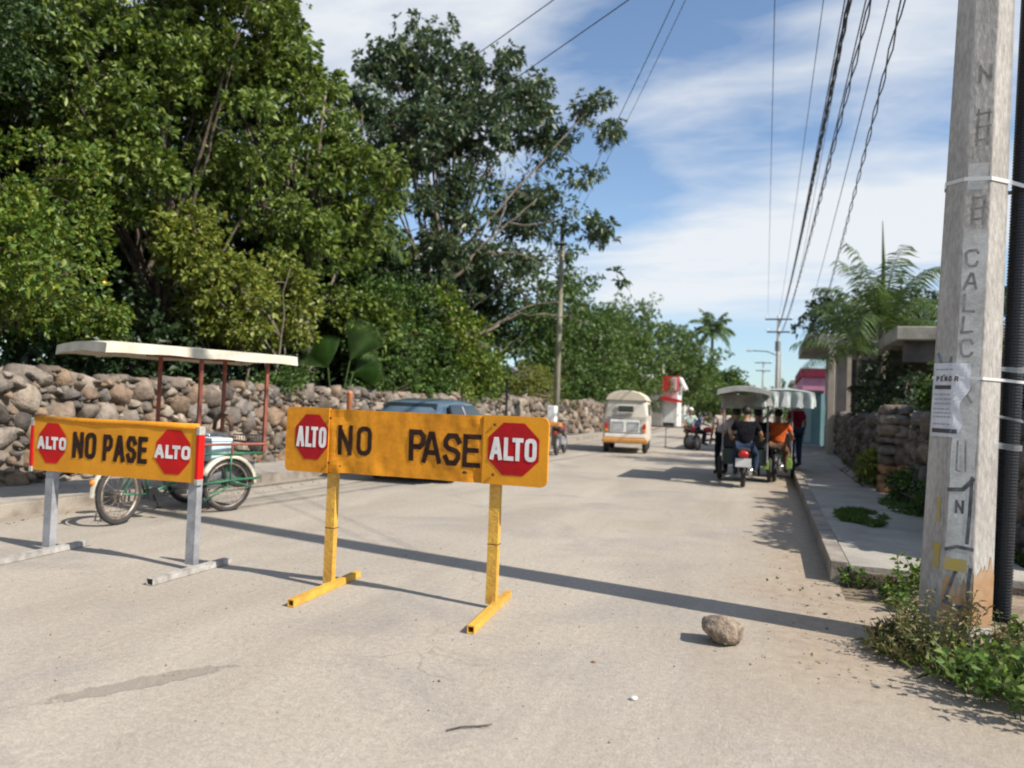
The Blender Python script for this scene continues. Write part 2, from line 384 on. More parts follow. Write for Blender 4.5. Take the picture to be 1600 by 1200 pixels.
# ================================================================== setting
def road_material():
    m = bpy.data.materials.new('worn_road'); m.use_nodes = True
    nt = m.node_tree; N = nt.nodes; Lk = nt.links; b = N['Principled BSDF']
    b.inputs['Roughness'].default_value = 0.9; b.inputs['Specular IOR Level'].default_value = 0.25
    g = N.new('ShaderNodeNewGeometry'); P = g.outputs['Position']
    def noisef(sc, det=5, dist=0.0, st=None, rough=0.6):
        v = P
        if st:
            q = N.new('ShaderNodeMapping'); q.inputs['Scale'].default_value = st; Lk.new(P, q.inputs[0]); v = q.outputs[0]
        n = N.new('ShaderNodeTexNoise'); n.inputs['Scale'].default_value = sc; n.inputs['Detail'].default_value = det
        n.inputs['Distortion'].default_value = dist; n.inputs['Roughness'].default_value = rough
        Lk.new(v, n.inputs['Vector']); return n.outputs['Fac']
    def ramp(x, a, c, ca=(0, 0, 0, 1), cb=(1, 1, 1, 1)):
        r = N.new('ShaderNodeValToRGB'); r.color_ramp.elements[0].position = a; r.color_ramp.elements[1].position = c
        r.color_ramp.elements[0].color = ca; r.color_ramp.elements[1].color = cb; Lk.new(x, r.inputs[0]); return r.outputs[0]
    def mix(f, a, c, mode='MIX'):
        q = N.new('ShaderNodeMix'); q.data_type = 'RGBA'; q.blend_type = mode
        if isinstance(f, float): q.inputs[0].default_value = f
        else: Lk.new(f, q.inputs[0])
        for s_, i in ((a, 6), (c, 7)):
            if isinstance(s_, tuple): q.inputs[i].default_value = s_
            else: Lk.new(s_, q.inputs[i])
        return q.outputs[2]
    def math2(op, a, c):
        q = N.new('ShaderNodeMath'); q.operation = op
        for s_, i in ((a, 0), (c, 1)):
            if isinstance(s_, (int, float)): q.inputs[i].default_value = s_
            else: Lk.new(s_, q.inputs[i])
        return q.outputs[0]
    base = mix(ramp(noisef(0.45, 6, 0.4), 0.35, 0.65), (0.34, 0.297, 0.243, 1), (0.395, 0.352, 0.302, 1))
    lane = mix(ramp(noisef(0.5, 5, 0.6, (1.6, 0.25, 1)), 0.42, 0.7), base, (0.44, 0.392, 0.33, 1))
    gray = mix(ramp(noisef(0.7, 6, .5), 0.5, 0.72), lane, (0.30, 0.272, 0.245, 1))
    sp = ramp(noisef(75, 3, rough=0.8), 0.3, 0.75, (0.70, 0.70, 0.70, 1), (1.24, 1.24, 1.24, 1))
    c1 = mix(1.0, gray, sp, 'MULTIPLY')
    sp2 = ramp(noisef(24, 4), 0.35, 0.7, (0.87, 0.87, 0.87, 1), (1.08, 1.08, 1.08, 1))
    c1 = mix(1.0, c1, sp2, 'MULTIPLY')
    sp3 = ramp(noisef(210, 1), 0.66, 0.74)          # pale chips of aggregate
    c1 = mix(math2('MULTIPLY', sp3, 0.5), c1, (0.62, 0.57, 0.49, 1))
    oil = math2('MULTIPLY', ramp(noisef(2.6, 3), .68, .74), ramp(noisef(.35, 2), .5, .6))
    c1 = mix(math2('MULTIPLY', oil, .4), c1, (.15, .13, .115, 1))
    trk = ramp(noisef(1.0, 4, .3, (2.2, .10, 1)), .56, .68)
    c1 = mix(math2('MULTIPLY', trk, .30), c1, (.29, .26, .225, 1))
    # cracks
    vor = N.new('ShaderNodeTexVoronoi'); vor.feature = 'DISTANCE_TO_EDGE'; vor.inputs['Scale'].default_value = 0.33
    wv = N.new('ShaderNodeTexNoise'); wv.inputs['Scale'].default_value = 1.8; wv.inputs['Detail'].default_value = 5; Lk.new(P, wv.inputs['Vector'])
    vm = N.new('ShaderNodeVectorMath'); vm.operation = 'MULTIPLY_ADD'; Lk.new(wv.outputs['Color'], vm.inputs[0]); vm.inputs[1].default_value = (0.9, 0.9, 0); Lk.new(P, vm.inputs[2])
    Lk.new(vm.outputs[0], vor.inputs['Vector'])
    crk = ramp(vor.outputs['Distance'], 0.0, 0.006, (1, 1, 1, 1), (0, 0, 0, 1))
    crm = math2('MULTIPLY', crk, ramp(noisef(0.6, 3), 0.52, 0.62))
    c1 = mix(math2('MULTIPLY', crm, 0.28), c1, (0.12, 0.105, 0.09, 1))
    # ragged worn patch in the near left of the crossing
    sx = N.new('ShaderNodeSeparateXYZ'); Lk.new(P, sx.inputs[0]); X, Y = sx.outputs[0], sx.outputs[1]
    def ell(cx, cy, rx, ry, ang, wob=0.5, ws=3.0):
        ca, sa = math.cos(ang), math.sin(ang)
        ux = math2('ADD', math2('MULTIPLY', math2('SUBTRACT', X, cx), ca/rx), math2('MULTIPLY', math2('SUBTRACT', Y, cy), sa/rx))
        uy = math2('ADD', math2('MULTIPLY', math2('SUBTRACT', X, cx), -sa/ry), math2('MULTIPLY', math2('SUBTRACT', Y, cy), ca/ry))
        d = math2('ADD', math2('MULTIPLY', ux, ux), math2('MULTIPLY', uy, uy))
        d = math2('ADD', d, math2('MULTIPLY', math2('SUBTRACT', noisef(ws, 6, rough=0.7), 0.5), wob*4))
        return ramp(d, 0.75, 1.05, (1, 1, 1, 1), (0, 0, 0, 1))
    p1 = ell(-3.02, 3.20, 0.46, 0.085, R(60), 0.85, 9)
    c1 = mix(math2('MULTIPLY', p1, 0.55), c1, (0.20, 0.17, 0.145, 1))
    # thin sand washed along the right kerb and round the pole
    k = ramp(math2('ADD', math2('SUBTRACT', X, math2('MULTIPLY', noisef(1.2, 5), 1.3)), 1.2), 0.15, 0.75)
    fore = ramp(math2('MULTIPLY', math2('SUBTRACT', Y, 3.6), 0.35), 0.0, 0.6)
    s1 = math2('MULTIPLY', math2('MULTIPLY', k, fore), 0.75)
    sand = mix(ramp(noisef(9, 5), 0.35, 0.65), (0.27, 0.205, 0.145, 1), (0.36, 0.29, 0.215, 1))
    c1 = mix(s1, c1, sand)
    # dirt in the left gutter
    kl = ramp(math2('MULTIPLY', math2('ADD', math2('ADD', X, 8.2), math2('MULTIPLY', noisef(1.6, 4), -0.7)), -1.0), -0.25, 0.1)
    c1 = mix(math2('MULTIPLY', kl, 0.45), c1, (0.24, 0.19, 0.14, 1))
    Lk.new(c1, b.inputs['Base Color'])
    hh = math2('ADD', math2('MULTIPLY', noisef(75, 3, rough=0.8), 1.0), math2('MULTIPLY', noisef(12, 4), 1.4))
    hh = math2('SUBTRACT', hh, math2('MULTIPLY', p1, 1.2)); hh = math2('SUBTRACT', hh, math2('MULTIPLY', crm, 0.5))
    bp = N.new('ShaderNodeBump'); bp.inputs['Strength'].default_value = 0.55; bp.inputs['Distance'].default_value = 0.012
    Lk.new(hh, bp.inputs['Height']); Lk.new(bp.outputs[0], b.inputs['Normal'])
    return m
M['road'] = road_material()
M['soil'] = mat('soil', (0.20, 0.15, 0.10), 0.95, color2=(0.12, 0.10, 0.06), vscale=3, bump=0.6, bscale=20)
M['pavement'] = mat('pavement', (0.36, 0.33, 0.29), 0.9, color2=(0.25, 0.23, 0.20), vscale=1.6, bump=0.25, bscale=50, var2=0.12, v2scale=70)
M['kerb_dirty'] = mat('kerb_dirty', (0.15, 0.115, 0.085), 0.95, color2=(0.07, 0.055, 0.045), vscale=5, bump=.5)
M['kerb'] = mat('kerb', (0.31, 0.275, 0.23), 0.9, color2=(0.17, 0.145, 0.12), vscale=3.0, bump=0.35, bscale=40, var2=0.12)
M['stone_wall'] = None

g = MB(); g.box((0, 0, -0.26), (1600, 1600, 0.5)); tag(g.build('ground', M['soil']), kind='structure')
# road sheet: the street and the crossing in front
r = MB()
def sheet(mb, x0, x1, y0, y1, z, nx=1, ny=1):
    vs = [(x0+(x1-x0)*i/nx, y0+(y1-y0)*j/ny, z) for j in range(ny+1) for i in range(nx+1)]
    fs = [(j*(nx+1)+i, j*(nx+1)+i+1, (j+1)*(nx+1)+i+1, (j+1)*(nx+1)+i) for j in range(ny) for i in range(nx)]
    mb.add(vs, fs)
sheet(r, -60, 60, -40, 4.0, 0.0); sheet(r, -8.3, 8, 4.0, 6.9, 0.0); sheet(r, -8.3, 0.62, 6.9, 320, 0.0)
tag(r.build('road', M['road']), kind='structure')

def slab_strip(name, x0, x1, y0, y1, h, m, step=1.9, gap=0.012, seed=1, skip=()):
    """pavement of cast slabs with joints, a little out of level"""
    rg = random.Random(seed); mb = MB(); y = y0; i = 0
    while y < y1-0.05:
        e = min(y+step*rg.uniform(0.85, 1.15), y1)
        dz = rg.uniform(-0.008, 0.008)
        if i not in skip: mb.box(((x0+x1)/2, (y+e)/2, (h+dz)/2-0.05), (x1-x0, e-y-gap, h+dz+0.1))
        y = e; i += 1
    return mb.build(name, m, bevel=0.008)
# left pavement: kerb stones and walk
tag(slab_strip('kerb', -8.38, -8.20, 4.5, 130, 0.15, M['kerb'], 1.4, 0.012, 3), kind='structure')
tag(slab_strip('pavement', -9.9, -8.392, 4.5, 130, 0.13, M['pavement'], 2.6, 0.01, 4), kind='structure')
# right pavement: higher, starts at the corner behind the pole
tag(slab_strip('kerb', 0.55, 0.70, 7.62, 130, 0.19, M['kerb'], 1.5, 0.014, 5), kind='structure')
mb = MB()
tag(slab_strip('pavement', 0.712, 2.25, 7.60, 130, 0.17, M['pavement'], 2.3, 0.016, 6), kind='structure')
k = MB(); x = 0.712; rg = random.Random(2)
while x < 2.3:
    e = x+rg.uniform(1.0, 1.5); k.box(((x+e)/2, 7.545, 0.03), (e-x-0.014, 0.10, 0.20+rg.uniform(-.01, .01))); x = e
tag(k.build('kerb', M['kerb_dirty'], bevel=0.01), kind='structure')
tag((lambda q: (q.box((1.48+.9, 7.62+.25, 0.055), (.24, .2, 0.2)), q.build('pavement', M['pavement'])))(MB())[1], kind='structure')
# soil beside the crossing at the foot of the pole, gently heaped
def heap(name, x0, x1, y0, y1, hf, m, n=60):
    vs = []; fs = []
    for j in range(n+1):
        for i in range(n+1):
            x = x0+(x1-x0)*i/n; y = y0+(y1-y0)*j/n
            vs.append((x, y, hf(x, y)))
    for j in range(n):
        for i in range(n):
            a = j*(n+1)+i; fs.append((a, a+1, a+n+2, a+n+1))
    q = MB(); q.add(vs, fs); return q.build(name, m, smooth=True, fix=False)
M['soil_corner'] = mat('soil_corner', (0.30, 0.235, 0.165), 0.95, color2=(0.17, 0.125, 0.085), vscale=5, bump=0.7, bscale=45, var2=0.2, v2scale=90)
def hf(x, y):
    e = 0.95+0.45*noise.noise(Vector((y*1.1, 3.3, 0)))-max(0, 6.0-y)*(-0.18)
    d = x-e+0.5*noise.noise(Vector((x*1.5, y*1.5, 1)))*0.5
    d2 = y-(4.75-0.28*(x-1.2))-0.25*noise.noise(Vector((x*2, 7, 0)))
    q = min(d, d2)
    return -0.03+0.10*max(0, min(1, (q+0.25)/0.6))+0.012*noise.noise(Vector((x*9, y*9, 0)))
tag(heap('soil_verge', 0.2, 7.5, 3.2, 7.6, hf, M['soil_corner'], 110), kind='structure')
# earth behind the left wall and inside the right plot
b_ = MB(); sheet(b_, -120, -10.25, 4.5, 200, 0.35); tag(b_.build('garden_soil', M['soil']), kind='structure')
b_ = MB(); sheet(b_, 2.75, 60, 8.4, 200, 0.18); tag(b_.build('garden_soil', M['soil']), kind='structure')

# ------------------------------------------------------------------ dry stone walls
def stonemat(name, cols):
    m = bpy.data.materials.new(name); m.use_nodes = True
    nt = m.node_tree; b = nt.nodes['Principled BSDF']; b.inputs['Roughness'].default_value = 0.95; b.inputs['Specular IOR Level'].default_value = 0.15
    g_ = nt.nodes.new('ShaderNodeNewGeometry'); r_ = nt.nodes.new('ShaderNodeValToRGB'); e = r_.color_ramp.elements
    e[0].color = (*cols[0], 1); e[1].color = (*cols[-1], 1)
    for i, c in enumerate(cols[1:-1]):
        q = e.new((i+1)/(len(cols)-1)); q.color = (*c, 1)
    nt.links.new(g_.outputs['Random Per Island'], r_.inputs[0])
    n = nt.nodes.new('ShaderNodeTexNoise'); n.inputs['Scale'].default_value = 7; n.inputs['Detail'].default_value = 7; n.inputs['Roughness'].default_value = 0.65
    nt.links.new(g_.outputs['Position'], n.inputs['Vector'])
    mr = nt.nodes.new('ShaderNodeMapRange'); mr.inputs['From Min'].default_value = 0.3; mr.inputs['From Max'].default_value = 0.68; mr.inputs['To Min'].default_value = 0.5; mr.inputs['To Max'].default_value = 1.25
    nt.links.new(n.outputs['Fac'], mr.inputs['Value'])
    v = nt.nodes.new('ShaderNodeVectorMath'); v.operation = 'SCALE'; nt.links.new(r_.outputs[0], v.inputs[0]); nt.links.new(mr.outputs[0], v.inputs['Scale'])
    nt.links.new(v.outputs[0], b.inputs['Base Color'])
    bp = nt.nodes.new('ShaderNodeBump'); bp.inputs['Strength'].default_value = 0.8; bp.inputs['Distance'].default_value = 0.03
    n2 = nt.nodes.new('ShaderNodeTexNoise'); n2.inputs['Scale'].default_value = 22; n2.inputs['Detail'].default_value = 6; nt.links.new(g_.outputs['Position'], n2.inputs['Vector'])
    nt.links.new(n2.outputs['Fac'], bp.inputs['Height']); nt.links.new(bp.outputs[0], b.inputs['Normal'])
    return m
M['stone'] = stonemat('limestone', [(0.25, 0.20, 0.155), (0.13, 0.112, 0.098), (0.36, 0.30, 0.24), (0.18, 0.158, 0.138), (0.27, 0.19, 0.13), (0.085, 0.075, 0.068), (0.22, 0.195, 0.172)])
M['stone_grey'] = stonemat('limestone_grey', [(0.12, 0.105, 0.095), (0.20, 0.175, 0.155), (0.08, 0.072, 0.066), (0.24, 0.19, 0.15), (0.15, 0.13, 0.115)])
M['mortar'] = mat('mortar', (0.20, 0.165, 0.13), 0.95, var=0.45, vscale=8, bump=0.5)
def ico(sub):
    bm = bmesh.new(); bmesh.ops.create_icosphere(bm, subdivisions=sub, radius=1)
    v = np.array([p.co[:] for p in bm.verts]); bm.verts.index_update(); f = np.array([[q.index for q in t.verts] for t in bm.faces]); bm.free()
    return v, f
ICO2 = ico(2); ICO3 = ico(3)
def broken_stone(seed, npt=17, cuts=1, soft=.28, boxy=.62):
    """a convex broken block: hull of scattered points, edges slightly worn"""
    r_ = np.random.RandomState(seed); P = r_.normal(size=(npt, 3)); P /= np.linalg.norm(P, axis=1)[:, None]
    P = np.sign(P)*np.abs(P)**boxy; P *= r_.uniform(.86, 1.06, (npt, 1))/1.12
    bm = bmesh.new()
    for q_ in P: bm.verts.new(q_)
    res = bmesh.ops.convex_hull(bm, input=bm.verts)
    for g_ in set(e for k_ in ('geom_interior', 'geom_unused') for e in res[k_]):
        if isinstance(g_, bmesh.types.BMVert) and g_.is_valid: bm.verts.remove(g_)
    bmesh.ops.dissolve_limit(bm, angle_limit=R(14), verts=bm.verts, edges=bm.edges)
    bmesh.ops.triangulate(bm, faces=bm.faces)
    for c_ in range(cuts):
        bmesh.ops.subdivide_edges(bm, edges=bm.edges[:], cuts=1, use_grid_fill=True)
        bmesh.ops.smooth_vert(bm, verts=bm.verts, factor=soft, use_axis_x=True, use_axis_y=True, use_axis_z=True)
    bmesh.ops.triangulate(bm, faces=bm.faces)
    for v_ in bm.verts: v_.co *= 1+.07*noise.noise(v_.co*2.3+Vector((seed, 0, 0)))
    bm.verts.index_update(); V_ = np.array([v_.co[:] for v_ in bm.verts]); F_ = np.array([[q_.index for q_ in t_.verts] for t_ in bm.faces]); bm.free()
    return V_/np.abs(V_).max(0), F_
BROKEN = [broken_stone(i*7+1, 15+i % 6) for i in range(26)]
def stone_wall(name, label, path, h, th, seed, m, big=0.18, small=0.045, wob=0.10, cat='stone wall', dens=1.0, far=False):
    """path: ground line of the visible face (list of x, y); stones packed by dart throwing on the face and along the top"""
    rs = np.random.RandomState(seed); root = thing(name, label, cat, (path[0][0], path[0][1], 0))
    P = [np.array(p, float) for p in path]; seg = [np.linalg.norm(P[i+1]-P[i]) for i in range(len(P)-1)]; Ltot = sum(seg)
    def at(s):
        for i, l in enumerate(seg):
            if s <= l or i == len(seg)-1:
                d = (P[i+1]-P[i])/l; return P[i]+d*s, d
            s -= l
    pts = []; cell = {}; cs = 0.5
    def ok(u, v, r_):
        i, j = int(u/cs), int(v/cs)
        for a in (-1, 0, 1):
            for b in (-1, 0, 1):
                for (x, y, q) in cell.get((i+a, j+b), ()):
                    if math.hypot((u-x)*0.86, v-y) < (r_+q)*0.90: return False
        return True
    hmax = h+0.05
    for rad, tries in ((big, 5), (big*0.75, 12), (big*0.52, 30), (big*0.36, 80), (small, 170)):
        if far and rad < 0.09: continue
        nT = int(tries*dens*Ltot*h*1.6)
        U = rs.uniform(0, Ltot, nT); V = rs.uniform(0.02, 1, nT)
        for u, v in zip(U, V):
            top = hmax+wob*noise.noise(Vector((u*0.9, seed, 0)))*2
            v = v*top; r_ = rad*rs.uniform(0.82, 1.12)
            if v+r_*0.5 > top: continue
            if ok(u, v, r_):
                cell.setdefault((int(u/cs), int(v/cs)), []).append((u, v, r_)); pts.append((u, v, r_))
    iv, fc = ICO2; VV = []; FF = []; n = 0
    def put(c, r3, rot):
        nonlocal n
        bv, fc = BROKEN[rs.randint(len(BROKEN))]; v = bv*1.03
        v = (v*r3)@rot.T+c
        VV.append(v); FF.append(fc+n); n += len(v)
    for u, v, r_ in pts:
        p, d = at(u); nrm = np.array([-d[1], d[0]])
        c = np.array([p[0]+nrm[0]*0.10, p[1]+nrm[1]*0.10, v])
        a = rs.uniform(-0.5, 0.5); ca, sa = math.cos(a), math.sin(a)
        B = np.array([[d[0], nrm[0], 0], [d[1], nrm[1], 0], [0, 0, 1]])
        rot = B@np.array([[ca, 0, -sa], [0, 1, 0], [sa, 0, ca]])
        put(c, np.array([r_*1.30, 0.15+r_*0.45, r_*1.12])*rs.uniform(0.92, 1.12, 3), rot)
    # cap stones and back of the wall
    s = 0
    while s < Ltot:
        r_ = rs.uniform(0.10, 0.22)
        p, d = at(s); nrm = np.array([-d[1], d[0]]); top = hmax+wob*noise.noise(Vector((s*0.9, seed, 0)))*2
        for off in (0.18, th-0.1):
            put(np.array([p[0]+nrm[0]*off, p[1]+nrm[1]*off, top-r_*0.55+rs.uniform(-.05, .05)]), np.array([r_*1.2, 0.2, r_*0.8]), np.array([[d[0], nrm[0], 0], [d[1], nrm[1], 0], [0, 0, 1]]))
        s += r_*1.9
    V = np.concatenate(VV); V[:, 0] -= path[0][0]; V[:, 1] -= path[0][1]
    npmesh('stones', V, np.concatenate(FF), m, root)
    mb = MB(); s = 0; q = 0.5; prev = None; vs = []; fs = []
    k_ = max(2, int(Ltot/q))
    for i in range(k_+1):
        s = Ltot*i/k_; p, d = at(s); nrm = np.array([-d[1], d[0]]); top = hmax+wob*noise.noise(Vector((s*0.9, seed, 0)))*2-0.09
        for (o, z) in ((0.07, -0.1), (0.07, top), (th, top), (th, -0.1)):
            vs.append((p[0]+nrm[0]*o-path[0][0], p[1]+nrm[1]*o-path[0][1], z))
    for i in range(k_):
        for j in range(3): fs.append((i*4+j, i*4+j+1, i*4+4+j+1, i*4+4+j))
    fs += [(0, 1, 2, 3), (k_*4+3, k_*4+2, k_*4+1, k_*4)]
    mb.add(vs, fs); mb.build('core', M['mortar'], root)
    return root
stone_wall('stone_wall', 'long dry stone wall of pale rubble behind the cargo tricycle and the blue car', [(-9.95, 4.5), (-9.75, 15), (-9.35, 27)], 1.64, 0.55, 11, M['stone'], dens=1.0)
stone_wall('stone_wall', 'farther stretch of rubble wall behind the grey pole and pale van', [(-9.35, 27.05), (-9.3, 44), (-9.4, 60)], 1.75, 0.5, 12, M['stone'], big=0.22, dens=0.7, far=True)
# right wall runs towards the camera, so its visible face is on the other side: path goes backwards
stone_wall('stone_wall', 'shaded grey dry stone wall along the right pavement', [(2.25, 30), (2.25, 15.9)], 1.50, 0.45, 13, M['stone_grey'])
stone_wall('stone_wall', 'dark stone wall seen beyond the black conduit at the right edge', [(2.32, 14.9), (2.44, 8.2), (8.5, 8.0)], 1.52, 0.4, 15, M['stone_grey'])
# gate pillar of stacked stones, reddish at its foot
pr = thing('stone_pillar', 'gate pillar of stacked stones with an orange stained foot, in the right wall', 'pillar', (2.13, 15.42, 0.15))
rs = np.random.RandomState(8); VV = []; FF = []; n = 0; z = 0; VL = []; FL = []; nl = 0
while z < 1.55:
    hh_ = rs.uniform(0.14, 0.21)
    for (ox, oy) in ((-.11, -.11), (.11, -.11), (-.11, .12), (.11, .12)):
        bv, bf = BROKEN[rs.randint(len(BROKEN))]; v = bv.copy()
        v = v*np.array([0.165, 0.155, hh_*0.60])*rs.uniform(.92, 1.08, 3)+np.array([ox, oy, z+hh_/2])
        if z < 0.5: VL.append(v); FL.append(bf+nl); nl += len(v)
        else: VV.append(v); FF.append(bf+n); n += len(v)
    z += hh_
M['stone_red'] = stonemat('limestone_stained', [(0.36, 0.19, 0.10), (0.42, 0.23, 0.12), (0.30, 0.17, 0.10)])
npmesh('upper_stones', np.concatenate(VV), np.concatenate(FF), M['stone'], pr)
tag(npmesh('foot_stones', np.concatenate(VL), np.concatenate(FL), M['stone_red'], pr), 'orange stained foot of the pillar')

# ------------------------------------------------------------------ near concrete pole
M['pole_concrete'] = mat('pole_concrete', (0.43, 0.405, 0.375), 0.95, color2=(0.31, 0.29, 0.268), spec=.15, vscale=3.5, bump=0.4, bscale=35, var2=0.18, wear=((.17, .15, .13), .35, 24), v2scale=45, stretch=(1, 1, 0.35))
PX, PY = 1.24, 5.85
PS, PZ = 0.87, 0.195            # the pole's own size and footing
pole = thing('utility_pole', 'thick eight sided concrete pole with painted writing and a pasted notice, at the right kerb', 'utility pole', (PX, PY, 0))
ph0 = R(-102+22.5+3)              # turned so that one flat faces the crossing
def pr_(z): return 0.262-0.0125*z      # circumradius
def poct(z, k): a = ph0+k*PI/4; return Vector((pr_(z)*math.cos(a), pr_(z)*math.sin(a), z))
q = MB(); zs = [-0.3]+[i*0.5 for i in range(0, 20)]+[10.6]
vs = [poct(z, k) for z in zs for k in range(8)]
fs = [(i*8+k, i*8+(k+1) % 8, (i+1)*8+(k+1) % 8, (i+1)*8+k) for i in range(len(zs)-1) for k in range(8)]+[tuple((len(zs)-1)*8+k for k in range(8))]
q.add(vs, fs); shaft = q.build('shaft', M['pole_concrete'], pole, bevel=0.008)
# face frames: middle face between corners -1 and 0, left face between -2 and -1, right face between 0 and 1
def facefn(k0, k1, off=0.002):
    def fn(u, z, d):
        a, b = poct(z, k0), poct(z, k1); p = a.lerp(b, u/((b-a).length)+0.0)
        nrm = ((a+b)/2); nrm.z = 0; nrm.normalize()
        return p+nrm*(off+d)
    return fn
MIDF, LEFT, RIGHT = facefn(-1, 0), facefn(-2, -1), facefn(0, 1)
M['pole_white'] = mat('pole_whitewash', (0.54, 0.54, 0.52), 0.9, color2=(0.38, 0.37, 0.35), vscale=7, var2=0.12, spec=.15, wear=((.24, .22, .20), .45, 18))
M['pole_paint_black'] = mat('pole_paint', (0.05, 0.05, 0.06), 0.85, color2=(0.14, 0.14, 0.14), vscale=16, wear=((.34, .33, .31), .5, 26))
M['pole_paint_soft'] = mat('pole_paint_faded', (0.14, 0.135, 0.13), 0.9, color2=(0.30, 0.29, 0.28), vscale=14, wear=((.40, .39, .37), .6, 30))
M['pole_yellow'] = mat('pole_yellow', (0.42, 0.30, 0.05), 0.8, color2=(0.36, 0.30, 0.16), vscale=14)
M['pole_rust'] = mat('soil_splash', (0.34, 0.19, 0.09), 0.95, color2=(0.38, 0.26, 0.17), vscale=9)
M['pole_teal'] = mat('teal_paint', (0.12, 0.19, 0.21), 0.9, var=0.3, vscale=12)
def face_patch(name, m, fn, pts2, depth, parent=None):
    """ragged patch of paint: rows of (z, u0, u1)"""
    q = MB(); vs = []; fs = []
    for z, a, b in pts2: vs += [fn(a, z, depth), fn(b, z, depth)]
    for i in range(len(pts2)-1): fs.append((i*2, i*2+1, i*2+3, i*2+2))
    q.add(vs, fs); return q.build(name, m, parent or pole, fix=False)
def rag(z0, z1, u0, u1, seed, n=40, amp=0.012):
    out = []
    for i in range(n+1):
        z = z0+(z1-z0)*i/n
        out.append((z, u0+amp*noise.noise(Vector((z*9, seed, 0))), u1+amp*noise.noise(Vector((z*11, seed+5, 0)))))
    return out
face_patch('whitewash', M['pole_white'], MIDF, rag(0.45, 2.95, 0.012, 0.170, 3), 0.0005)
face_patch('whitewash', M['pole_white'], MIDF, rag(3.25, 3.45, 0.02, 0.150, 4), 0.0005)
for fnx, u1, z1, sd in ((MIDF, 0.193, 0.40, 1), (RIGHT, 0.193, 0.52, 2)):
    w_ = []
    q = MB(); vs = []; fs = []; nn_ = 24
    for i in range(nn_+1):
        u = .003+u1*i/nn_; zt = z1*(.80+.45*noise.noise(Vector((u*16, sd*3, 0)))+.2*noise.noise(Vector((u*60, sd, 2))))
        for k_ in range(5): vs.append(fnx(u, zt*k_/4, .0012))
    for i in range(nn_):
        for k_ in range(4): fs.append((i*5+k_, i*5+5+k_, i*5+6+k_, i*5+1+k_))
    q.add(vs, fs); q.build('soil_splash', M['pole_rust'], pole, fix=False)
q = MB()
# vertical painted words, letter under letter
v = 2.63
fnT = lambda u, z, d: MIDF(u, z, 0.0016+d)
rgl = random.Random(4)
for ch, hh2, vv in (('C', .14, 2.66), ('A', .13, 2.49), ('L', .14, 2.32), ('L', .13, 2.16), ('C', .14, 1.985), ('Y', .13, 1.80), ('X', .12, 1.64)):
    text_strokes(q, ch, 0.035+rgl.uniform(-.01, .01), vv, hh2, 1.15, 0.019, 0, fnT, jitter=.016)
q.build('painted_letters', M['pole_paint_soft'], pole, fix=False)
q = MB()
ribbon(q, [(0.0, 0.99), (0.10, 1.00), (0.15, 1.06), (0.165, 1.09)], 0.03, fnT, 0.0004)
ribbon(q, [(0.155, 1.10), (0.152, 0.80), (0.145, 0.60)], 0.024, fnT, 0.0008)
text_strokes(q, 'N', 0.055, 0.82, 0.10, 1.05, 0.018, 0, fnT)
ribbon(q, [(0.005, 0.545), (0.08, 0.575), (0.19, 0.565)], 0.026, fnT, 0.0010)
ribbon(q, [(0.085, 0.40), (0.03, 0.20), (0.04, 0.17)], 0.022, fnT, 0.0012)
ribbon(q, [(0.01, 0.165), (0.10, 0.135), (0.18, 0.14)], 0.028, fnT, 0.0016)
ribbon(q, [(0.178, 0.43), (0.165, 0.25), (0.18, 0.16)], 0.024, fnT, 0.0020)
for p_ in q.v: pass
gra = q
gra.v = [(a, b, c) for a, b, c in gra.v]
gra.build('graffiti', M['pole_paint_black'], pole, fix=False)
q = MB()
for zz in (3.02, 3.10, 3.18, 3.62, 3.72, 3.82): ribbon(q, [(0.05, zz), (0.15, zz+0.012)], 0.016, fnT, 0.0003)
for uu in (0.06, 0.13): ribbon(q, [(uu, 2.98), (uu+.004, 3.2)], 0.014, fnT, 0.0007); ribbon(q, [(uu, 3.58), (uu+.004, 3.86)], 0.014, fnT, 0.0007)
text_strokes(q, 'N', 0.05, 4.06, 0.14, 1.1, 0.018, 0, fnT)
ribbon(q, [(0.05, 1.36), (0.05, 1.14), (0.08, 1.13)], 0.012, fnT, 0.0005); ribbon(q, [(0.10, 1.36), (0.11, 1.13)], 0.012, fnT, 0.0009)
q.build('faded_letters', M['pole_paint_soft'], pole, fix=False)
face_patch('yellow_stain', M['pole_yellow'], MIDF, rag(0.395, 0.485, 0.004, 0.15, 6), 0.0030)
face_patch('yellow_stain', M['pole_yellow'], LEFT, rag(0.40, 0.58, 0.10, 0.165, 7, amp=0.02), 0.0012)
face_patch('yellow_stain', M['pole_yellow'], LEFT, rag(0.74, 0.92, 0.11, 0.145, 9, amp=0.015), 0.0012)
q = MB(); ribbon(q, [(0.03, 2.02), (0.12, 1.80), (0.155, 1.99)], 0.024, lambda u, z, d: LEFT(u, z, 0.0012+d), 0.0); q.build('teal_mark', M['pole_teal'], pole, fix=False)
